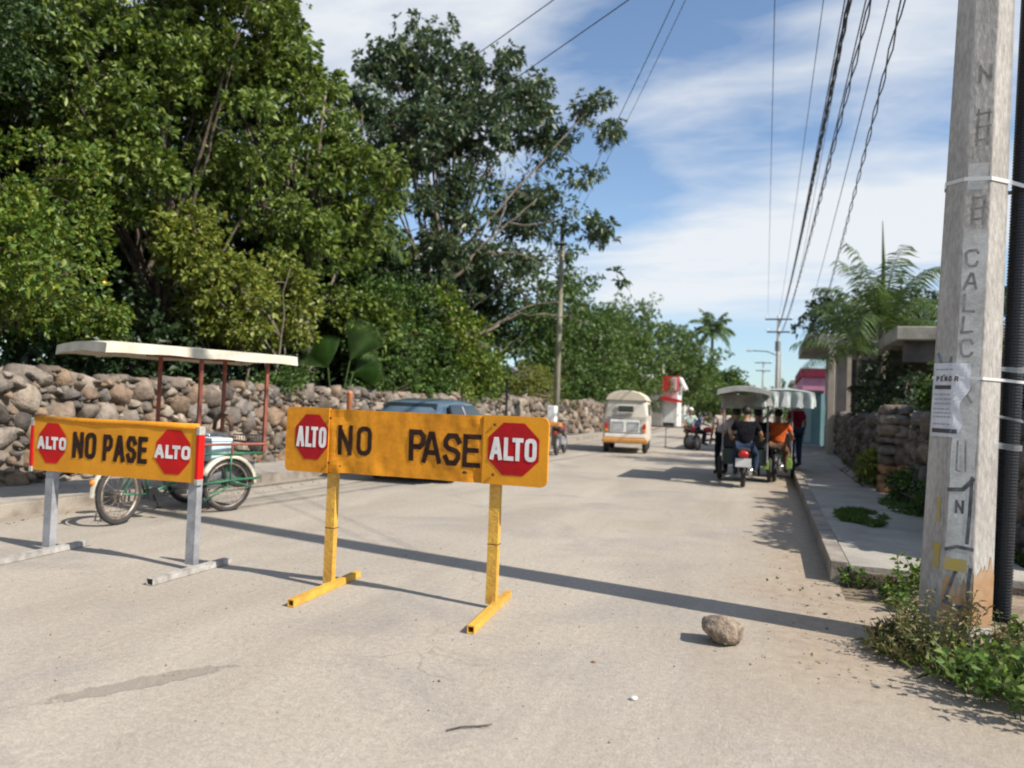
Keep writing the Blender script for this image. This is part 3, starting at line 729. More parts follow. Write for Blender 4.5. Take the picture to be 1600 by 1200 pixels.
# straps and tape round pole and conduit
M['strap'] = mat('strap', (0.62, 0.61, 0.58), 0.45)
M['tape'] = mat('clear_tape', (0.55, 0.56, 0.57), 0.15, spec=0.8)
def make_clear(m, a):
    nt = m.node_tree; b = nt.nodes['Principled BSDF']; b.inputs['Alpha'].default_value = a
make_clear(M['tape'], 0.32)
M['conduit'] = mat('conduit', (0.018, 0.019, 0.023), 0.38)
CX, CY = 0.335, 0.10                    # conduit position against the pole
cd = thing('cable_conduit', 'black corrugated conduit standing upright behind the right edge of the pole', 'conduit', (PX+CX, PY+CY, 0))
prof = []; z = 0.0
while z < 8.4:
    prof += [(0.066, z), (0.072, z+0.004), (0.072, z+0.012), (0.066, z+0.016)]; z += 0.024
q = MB(); q.lathe(prof, 18); q.build('corrugated_tube', M['conduit'], cd, smooth=False)
def band(name, z, w, m, slope=0.0, tw=0.0, r=0.011):
    """strap that passes round the pole's front corners and the conduit"""
    cs = [poct(z, k) for k in (-4, -3, -2, -1, 0, 1)]
    cs = [c*1.0+Vector((c.x, c.y, 0)).normalized()*0.009 for c in cs]
    loop = cs[:]
    for a in (-75, -40, 0, 40, 80, 110):
        loop.append(Vector((CX+0.083*math.cos(R(a)), CY+0.083*math.sin(R(a)), z)))
    loop.append(poct(z, 3)*1.04)
    for p in loop: p.z = z+slope*(p.x)+tw*math.sin(p.x*12)
    q = MB(); vs = []; fs = []; n_ = len(loop)
    for p in loop: vs += [p+Vector((0, 0, -w/2)), p+Vector((0, 0, w/2))]
    for i in range(n_): j = (i+1) % n_; fs.append((i*2, j*2, j*2+1, i*2+1))
    q.add(vs, fs); o = q.build(name, m, pole, fix=False)
    sd = o.modifiers.new('Solidify', 'SOLIDIFY'); sd.thickness = 0.003
    return o
band('strap', 3.33, 0.030, M['strap'], -0.03); band('strap', 1.83, 0.022, M['strap'], 0.0)
def taped(z, dz, w):
    q = MB(); rg2 = random.Random(int(z*100))
    c1_ = poct(z, 1)
    pts = [poct(z, 0).lerp(c1_, 0.7)]+[c1_*1.03]+[Vector((CX+0.085*math.cos(R(a)), CY+0.085*math.sin(R(a)), z)) for a in (-80, -50, -20, 10, 40)]
    vs = []; fs = []
    for i, p in enumerate(pts):
        zz = z+dz*i/len(pts)
        o_ = p.normalized()*0.006 if i < 2 else Vector((0, 0, 0))
        vs += [Vector((p.x, p.y, zz-w/2+rg2.uniform(-.006, .006)))+o_, Vector((p.x, p.y, zz))+o_*2.2, Vector((p.x, p.y, zz+w/2+rg2.uniform(-.006, .006)))+o_]
    for i in range(len(pts)-1):
        for j in range(2): fs.append((i*3+j, i*3+3+j, i*3+4+j, i*3+1+j))
    q.add(vs, fs); q.build('tape', M['tape'], pole, fix=False)
taped(1.90, 0.05, 0.04); taped(1.55, -0.035, 0.02); taped(1.335, -0.02, 0.045)
# pasted notice wrapping the left and middle faces
M['paper'] = mat('paper', (0.62, 0.62, 0.65), 0.6, color2=(0.48, 0.49, 0.53), vscale=9, spec=0.4)
M['ink'] = mat('ink', (0.07, 0.06, 0.065), 0.7); M['ink_soft'] = mat('ink_soft', (0.30, 0.30, 0.34), 0.7)
nt_ = thing('paper_notice', 'torn white printed notice wrapped round a corner of the concrete pole', 'notice', (PX, PY, 0))
Ls = lambda z: (poct(z, -1)-poct(z, -2)).length
def paper_fn(u, z, d):                 # u from 0 at the left edge of the notice
    w0 = 0.175
    if u < w0: return LEFT(Ls(z)-w0+u, z, 0.006+d)
    return MIDF(u-w0, z, 0.006+d)
rows = []; nr = 26
for i in range(nr+1):
    z = 1.38+0.56*i/nr; e = 0.285+0.022*noise.noise(Vector((z*7, 9, 0)))
    if z < 1.75: e -= 0.05*min(1, (1.75-z)/0.12)
    rows.append((z, e))
q = MB(); nu = 12; vs = []; fs = []
for z, e in rows:
    for j in range(nu+1):
        u = e*j/nu; vs.append(paper_fn(u, z, 0.0015*math.sin(u*60+z*40)))
for i in range(nr):
    for j in range(nu): a = i*(nu+1)+j; fs.append((a, a+1, a+nu+2, a+nu+1))
q.add(vs, fs); q.build('sheet', M['paper'], nt_, fix=False)
def pline(u0, u1, z, t, mm, nm, dd=0.003):
    q = MB(); k_ = 8
    ribbon(q, [(u0+(u1-u0)*i/k_, z) for i in range(k_+1)], t, lambda u, v_, d: paper_fn(u, v_, dd+d), 0); q.build(nm, mm, nt_, fix=False)
pline(0.02, 0.165, 1.755, 0.030, M['ink'], 'printed_bar'); pline(0.015, 0.215, 1.425, 0.032, M['ink'], 'printed_bar')
q = MB(); text_strokes(q, 'PENOR', 0.03, 1.80, 0.040, 1.15, 0.009, 0.012, lambda u, v_, d: paper_fn(u, v_, 0.003+d))
ribbon(q, [(0.088, 1.846), (0.108, 1.849)], 0.006, lambda u, v_, d: paper_fn(u, v_, 0.0036+d), 0)
q.build('printed_word', M['ink'], nt_, fix=False)
q = MB(); rg3 = random.Random(5)
for z in (1.89, 1.70, 1.665, 1.63, 1.59, 1.56, 1.53, 1.475):
    u = 0.02
    while u < 0.165:
        w_ = rg3.uniform(0.015, 0.04); ribbon(q, [(u, z), (min(u+w_, .175), z)], 0.009, lambda a, b, d: paper_fn(a, b, 0.003+d), 0); u += w_+0.008
q.build('printed_lines', M['ink_soft'], nt_, fix=False)
# cable rack near the pole top
q = MB()
for z in (10.2, 9.8, 9.3, 8.5): q.box((-0.02, 0.0, z), (0.50, 0.06, 0.06)); q.box((-0.02, .19, z), (0.42, 0.04, 0.05))
q.build('cable_rack', M['black_metal'], pole)

for o_ in (pole, cd, nt_):
    o_.rotation_euler = (0, R(1.5), 0)
for o_ in (pole, cd, nt_): o_.scale = (PS, PS, PS)
pole.location = nt_.location = (PX-.05, PY, PZ); cd.location = (PX-.05+CX*PS*math.cos(R(1.5)), PY+CY*PS, PZ-CX*PS*math.sin(R(1.5)))
# ------------------------------------------------------------------ far poles
def crossarm_pole(name, label, x, y, h, r0, m, arms=True):
    t = thing(name, label, 'utility pole', (x, y, 0))
    q = MB(); q.tube([(0, 0, -.1), (0, 0, h)], [r0, r0*0.6], 10); q.build('shaft', m, t, smooth=True)
    if arms:
        for z, w in ((h-0.35, 2.2), (h-1.45, 1.9)):
            q = MB(); q.box((0, -.12, z), (w, 0.1, 0.12)); a = q.build('crossarm', M['black_metal'], t)
            for sx_ in (-w/2+.08, 0, w/2-.08):
                q = MB(); q.lathe([(0.05, 0), (0.075, .06), (.04, .12), (.07, .18), (.02, .26)], 8, TR((sx_, -.12, z+.06))); q.build('insulator', M['white_plastic'], a)
    return t
t = crossarm_pole('utility_pole', 'distant pole with two crossarms above the parked trikes', 0.4, 70, 10.1, 0.2, M['pole_concrete'])
q = MB(); q.lathe([(0.0, -.45), (.24, -.42), (.24, .42), (0.0, .45)], 12, TR((0.0, -.38, 7.4))); q.build('transformer', mat('transformer_grey', (.2, .21, .22), .6), t)
crossarm_pole('utility_pole', 'farthest thin pole with a small crossarm, down the street', -1.2, 112, 9.0, 0.17, M['pole_concrete'])
t = crossarm_pole('street_lamp', 'distant lamp arm reaching left over the street', 0.9, 95, 9.0, 0.14, M['pole_concrete'], False); t['category'] = 'street lamp'
q = MB(); q.tube([(0, 0, 8.3), (-1.5, 0, 8.9), (-3.2, 0, 9.0)], 0.06, 6); q.build('arm', M['black_metal'], t)
q = MB(); q.sphere((-3.5, 0, 8.97), .3, 10, (1.3, .6, .35)); q.build('lamp_head', M['pole_concrete'], t)
M['pole_olive'] = mat('pole_olive', (0.29, 0.275, 0.20), 0.85, color2=(0.16, 0.15, 0.10), vscale=4, stretch=(1, 1, .3))
gp = thing('utility_pole', 'slender olive grey pole at the left kerb beside the rubble wall', 'utility pole', (-7.68, 27.9, 0))
q = MB(); q.tube([(0, 0, -.1), (0.03, 0, 4), (0.02, 0, 8.1)], [0.135, .11, .085], 12); q.build('shaft', M['pole_olive'], gp, smooth=True)
q = MB(); q.box((0, -.13, 7.6), (.5, .07, .08)); q.build('bracket', M['black_metal'], gp)

# ------------------------------------------------------------------ overhead cables
def cable(name, label, a, b, sag, r=0.012, n=28, twist=0, group=None):
    a, b = Vector(a), Vector(b); q = MB()
    def path(off=0, ph=0):
        out = []
        for i in range(n+1):
            t_ = i/n; p = a.lerp(b, t_); p.z -= sag*4*t_*(1-t_)
            if off: p = p+Vector((math.cos(ph+t_*150)*off, 0, math.sin(ph+t_*150)*off))
            out.append(p-a)
        return out
    if twist:
        n = 120
        for k in range(twist): q.tube(path(0.03, 2*PI*k/twist), r, 5)
    else: q.tube(path(), r, 6)
    o = q.build(name, M['cable'], None, smooth=True); o.location = a
    return tag(o, label, 'cable', group)
FARP = (0.4, 69.88)
cable('cable_bundle', 'thick twisted cable bundle, leftmost of the heavy ones running down the street', (1.07, 5.85, 8.4), (FARP[0]-.1, 69.8, 8.8), 1.0, 0.017, twist=3, group='overhead cables')
cable('cable_bundle', 'twisted cable bundle, middle of the heavy ones running down the street', (1.25, 5.85, 7.7), (FARP[0]+.2, 69.8, 8.5), 0.8, 0.013, twist=2, group='overhead cables')
cable('cable_bundle', 'twisted cable bundle, rightmost of the heavy ones nearest the concrete pole', (1.41, 5.85, 7.5), (2.6, 60, 6.6), 0.7, 0.012, twist=2, group='overhead cables')
cable('power_cable', 'single cable running tight beside the leftmost heavy bundle', (1.06, 5.85, 8.9), (FARP[0]-.05, 69.8, 9.0), 1.1, 0.012, group='overhead cables')
cable('power_cable', 'single cable between the left and middle heavy bundles', (1.23, 5.85, 8.0), (FARP[0]+.3, 69.8, 8.6), 0.8, 0.011, group='overhead cables')
cable('power_cable', 'single cable just left of the rightmost heavy bundle', (1.36, 5.85, 7.7), (1.9, 66, 7.2), 0.7, 0.009, group='overhead cables')
cable('power_cable', 'thin high wire falling almost upright to the distant crossarms', (-0.09, 5.85, 9.3), (FARP[0]-.9, 69.76, 10.1), 0.5, 0.008, group='overhead cables')
cable('power_cable', 'thin high wire right of the almost upright one', (0.75, 5.85, 9.3), (FARP[0]+.02, 69.76, 10.1), 0.5, 0.008, group='overhead cables')
cable('power_cable', 'faint high wire close left of the heavy bundles', (1.10, 5.85, 9.2), (FARP[0]+.9, 69.76, 10.1), 0.7, 0.007, group='overhead cables')
cable('power_cable', 'wire crossing the open sky down to the slender left pole', (1.10, 5.85, 9.0), (-7.9, 27.75, 7.75), 0.35, 0.008, group='overhead cables')
cable('power_cable', 'thinner wire beside the one crossing the sky to the slender left pole', (1.32, 5.85, 9.3), (-7.72, 27.75, 7.62), 0.5, 0.006, group='overhead cables')
cable('power_cable', 'wire sloping into the top of the tall open tree at upper centre', (5.95, 4.95, 8.35), (-14.5, 21.8, 7.6), 0.15, 0.009, group='overhead cables')
cable('power_cable', 'wire at the top edge of the sky left of the tall tree wires', (5.85, 4.88, 8.6), (-15.5, 21.3, 8.3), 0.15, 0.009, group='overhead cables')

t = crossarm_pole('utility_pole', 'slim pole carrying the two wires that cross to the trees, beyond the thick pole', 5.9, 4.87, 8.9, 0.10, M['pole_concrete'], False)
# ================================================================== barricades
M['sign_yellow'] = mat('sign_yellow', (0.60, 0.242, 0.013), 0.6, color2=(0.51, 0.19, 0.010), spec=.22, vscale=3.2, bump=0.25, bscale=9, var2=0.10, v2scale=30, wear=((.20, .07, .02), .42, 26))
M['sign_yellow2'] = mat('sign_yellow_smooth', (0.64, 0.27, 0.015), 0.55, color2=(0.57, 0.225, 0.013), spec=.22, vscale=2.5, var2=0.06, bump=.12, bscale=12, wear=((.30, .12, .03), .30, 22))
M['post_yellow'] = mat('post_yellow', (0.66, 0.38, 0.05), 0.5, color2=(0.50, 0.26, 0.045), vscale=7, bump=0.3, bscale=40, var2=0.14, wear=((.14, .055, .022), .55, 38))
M['rust'] = mat('rust', (0.09, 0.03, 0.012), 0.95, var=0.4, vscale=60)
M['sign_red'] = mat('sign_red', (0.40, 0.005, 0.010), 0.6, spec=.2, color2=(0.30, 0.006, 0.009), var2=.1, wear=((.5, .2, .12), .25, 30), vscale=5)
M['sign_red2'] = mat('sign_red_bright', (0.52, 0.010, 0.008), 0.6, spec=.2, color2=(0.42, 0.008, 0.007), vscale=6)
M['sign_white'] = mat('sign_white', (0.66, 0.64, 0.62), 0.6, var=0.14, vscale=9, wear=((.34, .25, .22), .36, 55))
M['sign_black'] = mat('sign_black', (0.030, 0.014, 0.010), 0.75, var=0.3, vscale=20, spec=.15)
M['galv'] = mat('galvanised', (0.34, 0.345, 0.36), 0.55, metal=0.2, color2=(0.22, 0.222, 0.235), vscale=8, var2=0.06)
M['white_paint_worn'] = mat('white_paint_worn', (0.42, 0.40, 0.37), 0.7, color2=(0.25, 0.23, 0.21), vscale=12, wear=((.13, .08, .05), .5, 30))

def oct_pts(r): return [(r*math.cos(PI/8+k*PI/4), r*math.sin(PI/8+k*PI/4)) for k in range(8)]
def bumpy_panel(name, x0, x1, z0, z1, y, th, m, parent, dent, corner=(0, 0, 0, 0), nx=70, nz=16):
    """sheet panel with its own dents; corner radii (top left, top right, bottom right, bottom left)"""
    def clampxz(x, z):
        for (cx, cz, sx, sz, r) in ((x0, z1, 1, -1, corner[0]), (x1, z1, -1, -1, corner[1]), (x1, z0, -1, 1, corner[2]), (x0, z0, 1, 1, corner[3])):
            if r:
                ox, oz = cx+sx*r, cz+sz*r; dx_, dz_ = (x-ox)*sx, (z-oz)*sz
                if dx_ < 0 and dz_ < 0:
                    d = math.hypot(dx_, dz_); mx = max(-dx_, -dz_)
                    if d > 0: f = mx/d; x = ox+sx*dx_*f; z = oz+sz*dz_*f
        return x, z
    q = MB(); vs = []; fs = []
    for side in (0, 1):
        for j in range(nz+1):
            for i in range(nx+1):
                x, z = clampxz(x0+(x1-x0)*i/nx, z0+(z1-z0)*j/nz)
                vs.append((x, y+dent(x, z)+(th if side else 0), z))
    o = (nx+1)*(nz+1)
    for j in range(nz):
        for i in range(nx):
            a = j*(nx+1)+i; fs.append((a, a+1, a+nx+2, a+nx+1)); fs.append((o+a, o+a+nx+1, o+a+nx+2, o+a+1))
    for i in range(nx): fs.append((i, o+i, o+i+1, i+1)); a = nz*(nx+1)+i; fs.append((a, a+1, o+a+1, o+a))
    for j in range(nz):
        a = j*(nx+1); fs.append((a, a+nx+1, o+a+nx+1, o+a)); a += nx; fs.append((a, o+a, o+a+nx+1, a+nx+1))
    q.add(vs, fs); return q.build(name, m, parent, smooth=False)

# ---- large yellow barricade
B1 = thing('road_barricade', 'large yellow NO PASE barricade with yellow posts, standing in the middle of the street', 'barricade', (-2.6, 5.35, 0))
def dent1(x, z):
    d = 0.014*noise.noise(Vector((x*2.3, z*2.6, 1)))+(0.006+.012*math.exp(-((abs(x+.02)-.62)/.10)**2))*noise.noise(Vector((x*11, z*8, 4)))
    for cx, cz, w, a in ((-0.60, 1.37, .07, .016), (-0.62, 0.96, .06, -.016), (0.56, 0.97, .05, .018), (0.54, 1.36, .05, -.012), (0.1, 1.40, .10, .010), (-.35, .95, .09, -.010), (.15, 1.0, .12, .008)):
        d += a*math.exp(-(((x-cx)/w)**2+((z-cz)/(w*1.4))**2))
    return d
bumpy_panel('panel', -0.70, 0.595, 0.915, 1.412, -0.045, 0.018, M['sign_yellow'], B1, dent1)
def dentL(x, z): return 0.004*noise.noise(Vector((x*3, z*3, 7)))
pL = bumpy_panel('end_panel', -1.095, -0.705, 0.905, 1.418, -0.056, 0.03, M['sign_yellow'], B1, dentL, (0.04, 0, 0, 0.04), 24, 20)
pR = bumpy_panel('end_panel', 0.60, 1.098, 0.915, 1.418, -0.056, 0.03, M['sign_yellow2'], B1, dentL, (0, 0.055, 0.055, 0), 28, 20)
def octagon(parent, cx, cz, rx, rz, y, dent, m, txt_h, txt_w, th_, gap, w):
    q = MB(); ring = []
    P0 = oct_pts(1.0/math.cos(PI/8))
    vs = [(cx, y+dent(cx, cz)-.003, cz)]; fs = []
    n_ = 6
    for s_ in range(1, n_+1):
        for k in range(8):
            a, b = P0[k], P0[(k+1) % 8]
            for t_ in range(s_):
                u = t_/s_; x = cx+rx*(a[0]+(b[0]-a[0])*u)*s_/n_; z = cz+rz*(a[1]+(b[1]-a[1])*u)*s_/n_
                vs.append((x, y+dent(x, z)-.003, z))
    start = lambda s_: 1+8*(s_-1)*s_//2
    for k in range(8): fs.append((0, 1+k, 1+(k+1) % 8))
    for s_ in range(2, n_+1):
        a0, b0 = start(s_-1), start(s_); na, nb = 8*(s_-1), 8*s_
        for k in range(8):
            for t_ in range(s_):
                o1 = b0+(k*s_+t_) % nb; o2 = b0+(k*s_+t_+1) % nb
                i1 = a0+(k*(s_-1)+t_) % na
                fs.append((i1, o1, o2))
                if t_ < s_-1: i2 = a0+(k*(s_-1)+t_+1) % na; fs.append((i1, o2, i2))
    q.add(vs, fs); o = q.build('stop_octagon', m, parent)
    q = MB(); wd = 0
    for ch in 'ALTO': wd += GL[ch][0]*txt_h*w+gap-(0.16*txt_h*w if ch == 'L' else 0)
    wd -= gap
    text_strokes(q, 'ALTO', cx-wd/2, cz-txt_h/2, txt_h, w, th_, gap, lambda a, b, d: Vector((a, y+dent(a, b)-.006-d, b)))
    q.build('stop_word', M['sign_white'], o, fix=False)
octagon(B1, -0.855, 1.185, 0.150, 0.178, -0.056, dentL, M['sign_red'], 0.162, 0.95, 0.027, 0.010, 0.72)
octagon(B1, 0.838, 1.178, 0.195, 0.190, -0.056, dentL, M['sign_red'], 0.166, 1.25, 0.031, 0.012, 0.93)
f1 = lambda a, b, d: Vector((a, -0.045+dent1(a, b)-.004-d, b))
q = MB()
text_strokes(q, 'N', -0.628, 1.055, 0.235, 1.0, 0.036, 0, f1); text_strokes(q, 'O', -0.455, 1.062, 0.225, 1.03, 0.036, 0, f1)
text_strokes(q, 'P', -0.005, 1.045, 0.24, 1.05, 0.040, 0, f1); text_strokes(q, 'A', 0.102, 1.035, 0.24, 1.10, 0.037, 0, f1)
text_strokes(q, 'S', 0.282, 1.03, 0.24, 1.06, 0.039, 0, f1); text_strokes(q, 'E', 0.440, 1.025, 0.245, 1.14, 0.036, 0, f1)
q.build('painted_words', M['sign_black'], B1, fix=False)
q = MB(); q.sphere((0.46, -0.048, 0.985), .022, 9, (1.3, .25, .7)); q.build('rust_spot', M['rust'], B1); q = MB(); q.sphere((-0.60, -0.047, 0.965), .016, 9, (1.1, .25, .7)); q.build('rust_spot', M['rust'], B1)
def angle_post(x, w, dp, z0, z1, m, parent, name='post', y=0.0, th=0.006, lean=0.0):
    """L section: a broad flange to the front and a side flange going back"""
    q = MB()
    vs = lambda x_, w_: None
    q.box((x, y, (z0+z1)/2), (w, th, z1-z0)); q.box((x+w/2-th/2, y+dp/2+th/2+0.0005, (z0+z1)/2), (th, dp, z1-z0))
    q.box((x-w/2+th/2, y+dp/2+th/2+0.0005, (z0+z1)/2), (th, dp*0.99, z1-z0))
    return q.build(name, m, parent)
angle_post(-0.685, 0.078, 0.05, 0.035, 1.40, M['post_yellow'], B1, y=-0.01)
angle_post(0.69, 0.078, 0.05, 0.035, 1.40, M['post_yellow'], B1, y=-0.01)
def foot(parent, p0, p1, m, w=0.05, h=0.045, name='foot'):
    p0, p1 = Vector((*p0, 0)), Vector((*p1, 0)); d = p1-p0; L_ = d.length; a = math.atan2(d.y, d.x)
    T = TR((p0+p1)/2, a); q = MB()
    q.box((0, 0, 0.007), (L_, w, 0.008), T=T); q.box((0, w/2-.003, h/2+.0065), (L_, 0.006, h-.008), T=T); q.box((0, -w/2+.003, h/2+.0065), (L_*.998, 0.006, h-.008), T=T)
    q.box((0, 0, h+.0065), (L_*.999, w, 0.007), T=T)
    return q.build(name, m, parent)
foot(B1, (-0.60, -0.62), (-0.655, 0.42), M['post_yellow']); foot(B1, (0.79, -0.65), (0.70, 0.37), M['post_yellow'])
q = MB(); q.box((-0.685, .022, 0.47), (0.082, .07, .006)); q.box((0.69, .022, 0.47), (0.082, .07, .006)); q.build('weld_seam', M['rust'], B1)

for bx_, bz_ in ((-.685, 1.34), (-.685, .99), (.69, 1.35), (.69, .985)):
    q = MB(); q.lathe([(.011, 0), (.011, .006), (.006, .009), (.0, .009)], 6, TR((bx_, -.062, bz_), 0, R(90))); q.build('bolt', M['rust'], B1)
# ---- smaller barricade on grey posts
B2 = thing('road_barricade', 'smaller NO PASE barricade on grey metal posts at the left edge of the photo', 'barricade', (-5.5, 5.37, 0))
def dent2(x, z): return 0.006*noise.noise(Vector((x*2.0, z*2.0, 11)))+0.003*noise.noise(Vector((x*7, z*5, 3)))
bumpy_panel('panel', -0.925, 0.905, 0.735, 1.20, -0.055, 0.01, M['sign_yellow2'], B2, dent2)
q = MB(); q.tube([(-0.925, -0.037, 1.205), (-.3, -0.037, 1.203), (0.3, -.037, 1.207), (0.905, -0.037, 1.21)], 0.028, 12); q.build('rolled_top_edge', M['sign_yellow'], B2, smooth=True)
octagon(B2, -0.700, 0.990, 0.160, 0.182, -0.055, dent2, M['sign_red2'], 0.115, 1.25, 0.029, 0.013, 1.3)
octagon(B2, 0.665, 0.985, 0.180, 0.190, -0.055, dent2, M['sign_red2'], 0.115, 1.3, 0.030, 0.014, 1.4)
f2 = lambda a, b, d: Vector((a, -0.055+dent2(a, b)-.004-d, b))
q = MB(); text_strokes(q, 'NO', -0.455, 0.872, 0.235, 0.95, 0.044, 0.018, f2); text_strokes(q, 'PASE', -0.105, 0.865, 0.235, 0.86, 0.043, 0.015, f2)
q.build('painted_words', M['sign_black'], B2, fix=False)
for x in (-0.946, 0.926):
    q = MB(); q.box((x, -0.03, 0.955), (0.036, 0.07, 0.37)); st = q.build('red_strip', M['sign_red2'], B2, bevel=0.004)
    q = MB(); q.box((x, -0.03, 1.178), (0.036, 0.07, 0.072)); q.box((x, -0.03, 0.743), (0.036, 0.07, 0.05)); q.build('white_end', M['white_paint_worn'], st, bevel=0.004)
for x in (-0.735, 0.875): angle_post(x, 0.088, 0.06, 0.045, 1.17, M['galv'], B2, y=-0.035)
def box_foot(p0, p1, w=0.062, h=0.055):
    p0, p1 = Vector((*p0, 0)), Vector((*p1, 0)); d = p1-p0; L_ = d.length; T = TR((p0+p1)/2, math.atan2(d.y, d.x)); q = MB()
    q.box((0, 0, h-.002), (L_, w, .004), T=T); q.box((0, 0, .006), (L_, w, .004), T=T)
    q.box((0, w/2-.002, h/2+.002), (L_, .004, h-.0085), T=T); q.box((0, -w/2+.002, h/2+.002), (L_, .004, h-.0085), T=T)
    o = q.build('foot', M['white_paint_worn'], B2)
    q = MB(); q.box((-L_/2+.02, 0, h/2), (.02, w-.012, h-.012), T=T); q.build('foot_opening', M['black_metal'], o)
box_foot((-0.565, -0.66), (-0.66, 0.36)); box_foot((1.00, -0.60), (0.985, 0.33))

# ================================================================== wheels and bodies
def wheel(parent, loc, Rw, w, rz=0.0, bicycle=False, rim='galv', spokes=20, name='wheel'):
    """axle along local X turned by rz; tyre with its rim and spokes"""
    T = TR(loc, rz) @ Matrix.Rotation(PI/2, 4, 'Y')
    q = MB(); q.torus(Rw-w/2, w/2, 40, 10, T, 1.0); o = q.build('wheel', M['rubber'], parent, smooth=True)
    q = MB()
    if bicycle:
        q.torus(Rw-w*1.15, w*0.36, 40, 6, T)
        for k in range(spokes):
            a = 2*PI*k/spokes; sd = 0.03 if k % 2 else -0.03
            q.tube([(0.02*math.cos(a+1), 0.02*math.sin(a+1), sd), ((Rw-w*1.2)*math.cos(a), (Rw-w*1.2)*math.sin(a), 0)], 0.0018, 4, T=T)
        q.lathe([(0.02, -.045), (.028, -.03), (.018, 0), (.028, .03), (.02, .045)], 10, T)
    else:
        q.lathe([(Rw-w*.85, -w*.42), (Rw-w*1.1, -w*.25), (Rw*.25, -w*.38), (0.001, -w*.38)], 24, T); q.lathe([(Rw-w*.85, w*.42), (Rw-w*1.1, w*.25), (Rw*.25, w*.38), (0.001, w*.38)], 24, T)
    q.build('rim', M[rim], o, smooth=True)
    return o

# ---- cargo tricycle with canopy
M['old_rim'] = mat('old_rim', (0.30, 0.27, 0.24), 0.5, metal=0.5, color2=(0.16, 0.10, 0.07), vscale=14)
M['trike_green'] = mat('trike_green', (0.035, 0.17, 0.085), 0.45, color2=(0.025, 0.10, 0.055), vscale=8)
M['trike_red'] = mat('trike_red', (0.27, 0.075, 0.045), 0.6, color2=(0.16, 0.05, 0.035), vscale=10)
M['fender_cream'] = mat('fender_cream', (0.62, 0.58, 0.47), 0.4, color2=(0.48, 0.44, 0.34), vscale=10)
M['tarp_cream'] = mat('tarp_cream', (0.60, 0.55, 0.44), 0.75, color2=(0.46, 0.415, 0.33), vscale=4, bump=0.3, bscale=12)
M['box_grey'] = mat('box_grey', (0.20, 0.20, 0.21), 0.6, color2=(0.11, 0.105, 0.11), vscale=6)
M['cooler_blue'] = mat('cooler_blue', (0.52, 0.66, 0.72), 0.45, var=0.1)
M['wood_dark'] = mat('wood_dark', (0.13, 0.075, 0.045), 0.8, var=0.4, vscale=12, stretch=(1, 6, 1))
TH = R(-21)
tri = thing('cargo_tricycle', 'green cargo tricycle with cream canopy on rusty red posts, parked at the left kerb', 'cargo tricycle', (-7.0, 8.36, 0))
BX = Matrix.Rotation(TH, 4, 'Z')
bxr = lambda p: BX @ Vector(p)
# steered front box, turned to the right; local x right, y forward
wR = 0.335
for sx_ in (0.47, -0.47):
    wheel(tri, bxr((sx_, 0, wR)), wR, 0.05, TH, True, 'old_rim')
    q = MB(); vs = []; fs = []
    for i in range(15):
        a = R(-2+i*160/14); 
        for u, dr in ((-.055, -.045), (-.045, .0), (.045, .0), (.055, -.045)): vs.append((sx_+u, (wR+.055+dr)*math.cos(a), wR+(wR+.055+dr)*math.sin(a)))
    for i in range(14):
        for j in range(3): fs.append((i*4+j, i*4+j+1, i*4+5+j, i*4+4+j))
    q.add(vs, fs, BX); fo = q.build('mudguard', M['fender_cream'], tri, smooth=True); sd = fo.modifiers.new('Solidify', 'SOLIDIFY'); sd.thickness = 0.004
q = MB()
for sx_ in (0.53, 0.41, -0.41, -0.53):
    q.tube([(sx_, -.44, .36), (sx_, 0.0, .40), (sx_, .42, .42)], .014, 8, T=BX)
    q.tube([(sx_, 0.0, .335), (sx_, -.34, .16)], .012, 8, T=BX); q.tube([(sx_, 0.0, .40), (sx_, .30, .30)], .012, 8, T=BX); q.tube([(sx_, 0, .33), (sx_, 0.0, .78)], .012, 8, T=BX)
for y_ in (-.42, .42):
    q.tube([(-.53, y_, .74), (.53, y_, .74)], .014, 8, T=BX)
for sx_ in (-.53, .53): q.tube([(sx_, -.44, .74), (sx_, .44, .74)], .016, 8, T=BX); q.tube([(sx_, -.44, .36), (sx_, -.44, .78)], .014, 8, T=BX)
q.tube([(-.5, 0, .335), (.5, 0, .335)], .014, 8, T=BX)
q.build('front_frame', M['trike_green'], tri, smooth=True)
# cargo box: floor and low boards
q = MB(); q.box((0, 0, .30), (.74, .86, .03), T=BX); q.box((0, -.425, .46), (.74, .02, .30), T=BX); q.box((0, .425, .46), (.74, .02, .30), T=BX); q.box((.365, 0, .46), (.02, .828, .30), T=BX); q.box((-.365, 0, .46), (.02, .828, .30), T=BX)
q.build('cargo_box', M['box_grey'], tri, bevel=.004)
q = MB()
for sx_ in (-.55, .55): q.tube([(sx_, -.46, .86), (sx_, .46, .86)], .017, 8, T=BX)
for y_ in (-.46, .46): q.tube([(-.55, y_, .86), (.55, y_, .86)], .017, 8, T=BX)
q.tube([(.55, 0, .86), (.55, 0, .74)], .012, 6, T=BX)
q.build('side_rail', M['trike_red'], tri)
for sx_ in (-.53, .53):
    for y_ in (-.46, .46):
        q = MB(); q.box((sx_, y_, 1.36), (.042, .042, 1.24), T=BX); q.build('canopy_post', M['trike_red'], tri, bevel=.003)
q = MB()
for sx_ in (-.53, .53): q.box((sx_, -.02, 1.965), (.03, 1.25, .03), T=BX)
for y_ in (-.62, -.1, .55): q.box((0, y_, 1.995), (1.10, .028, .026), T=BX)
q.build('canopy_frame', M['trike_red'], tri)
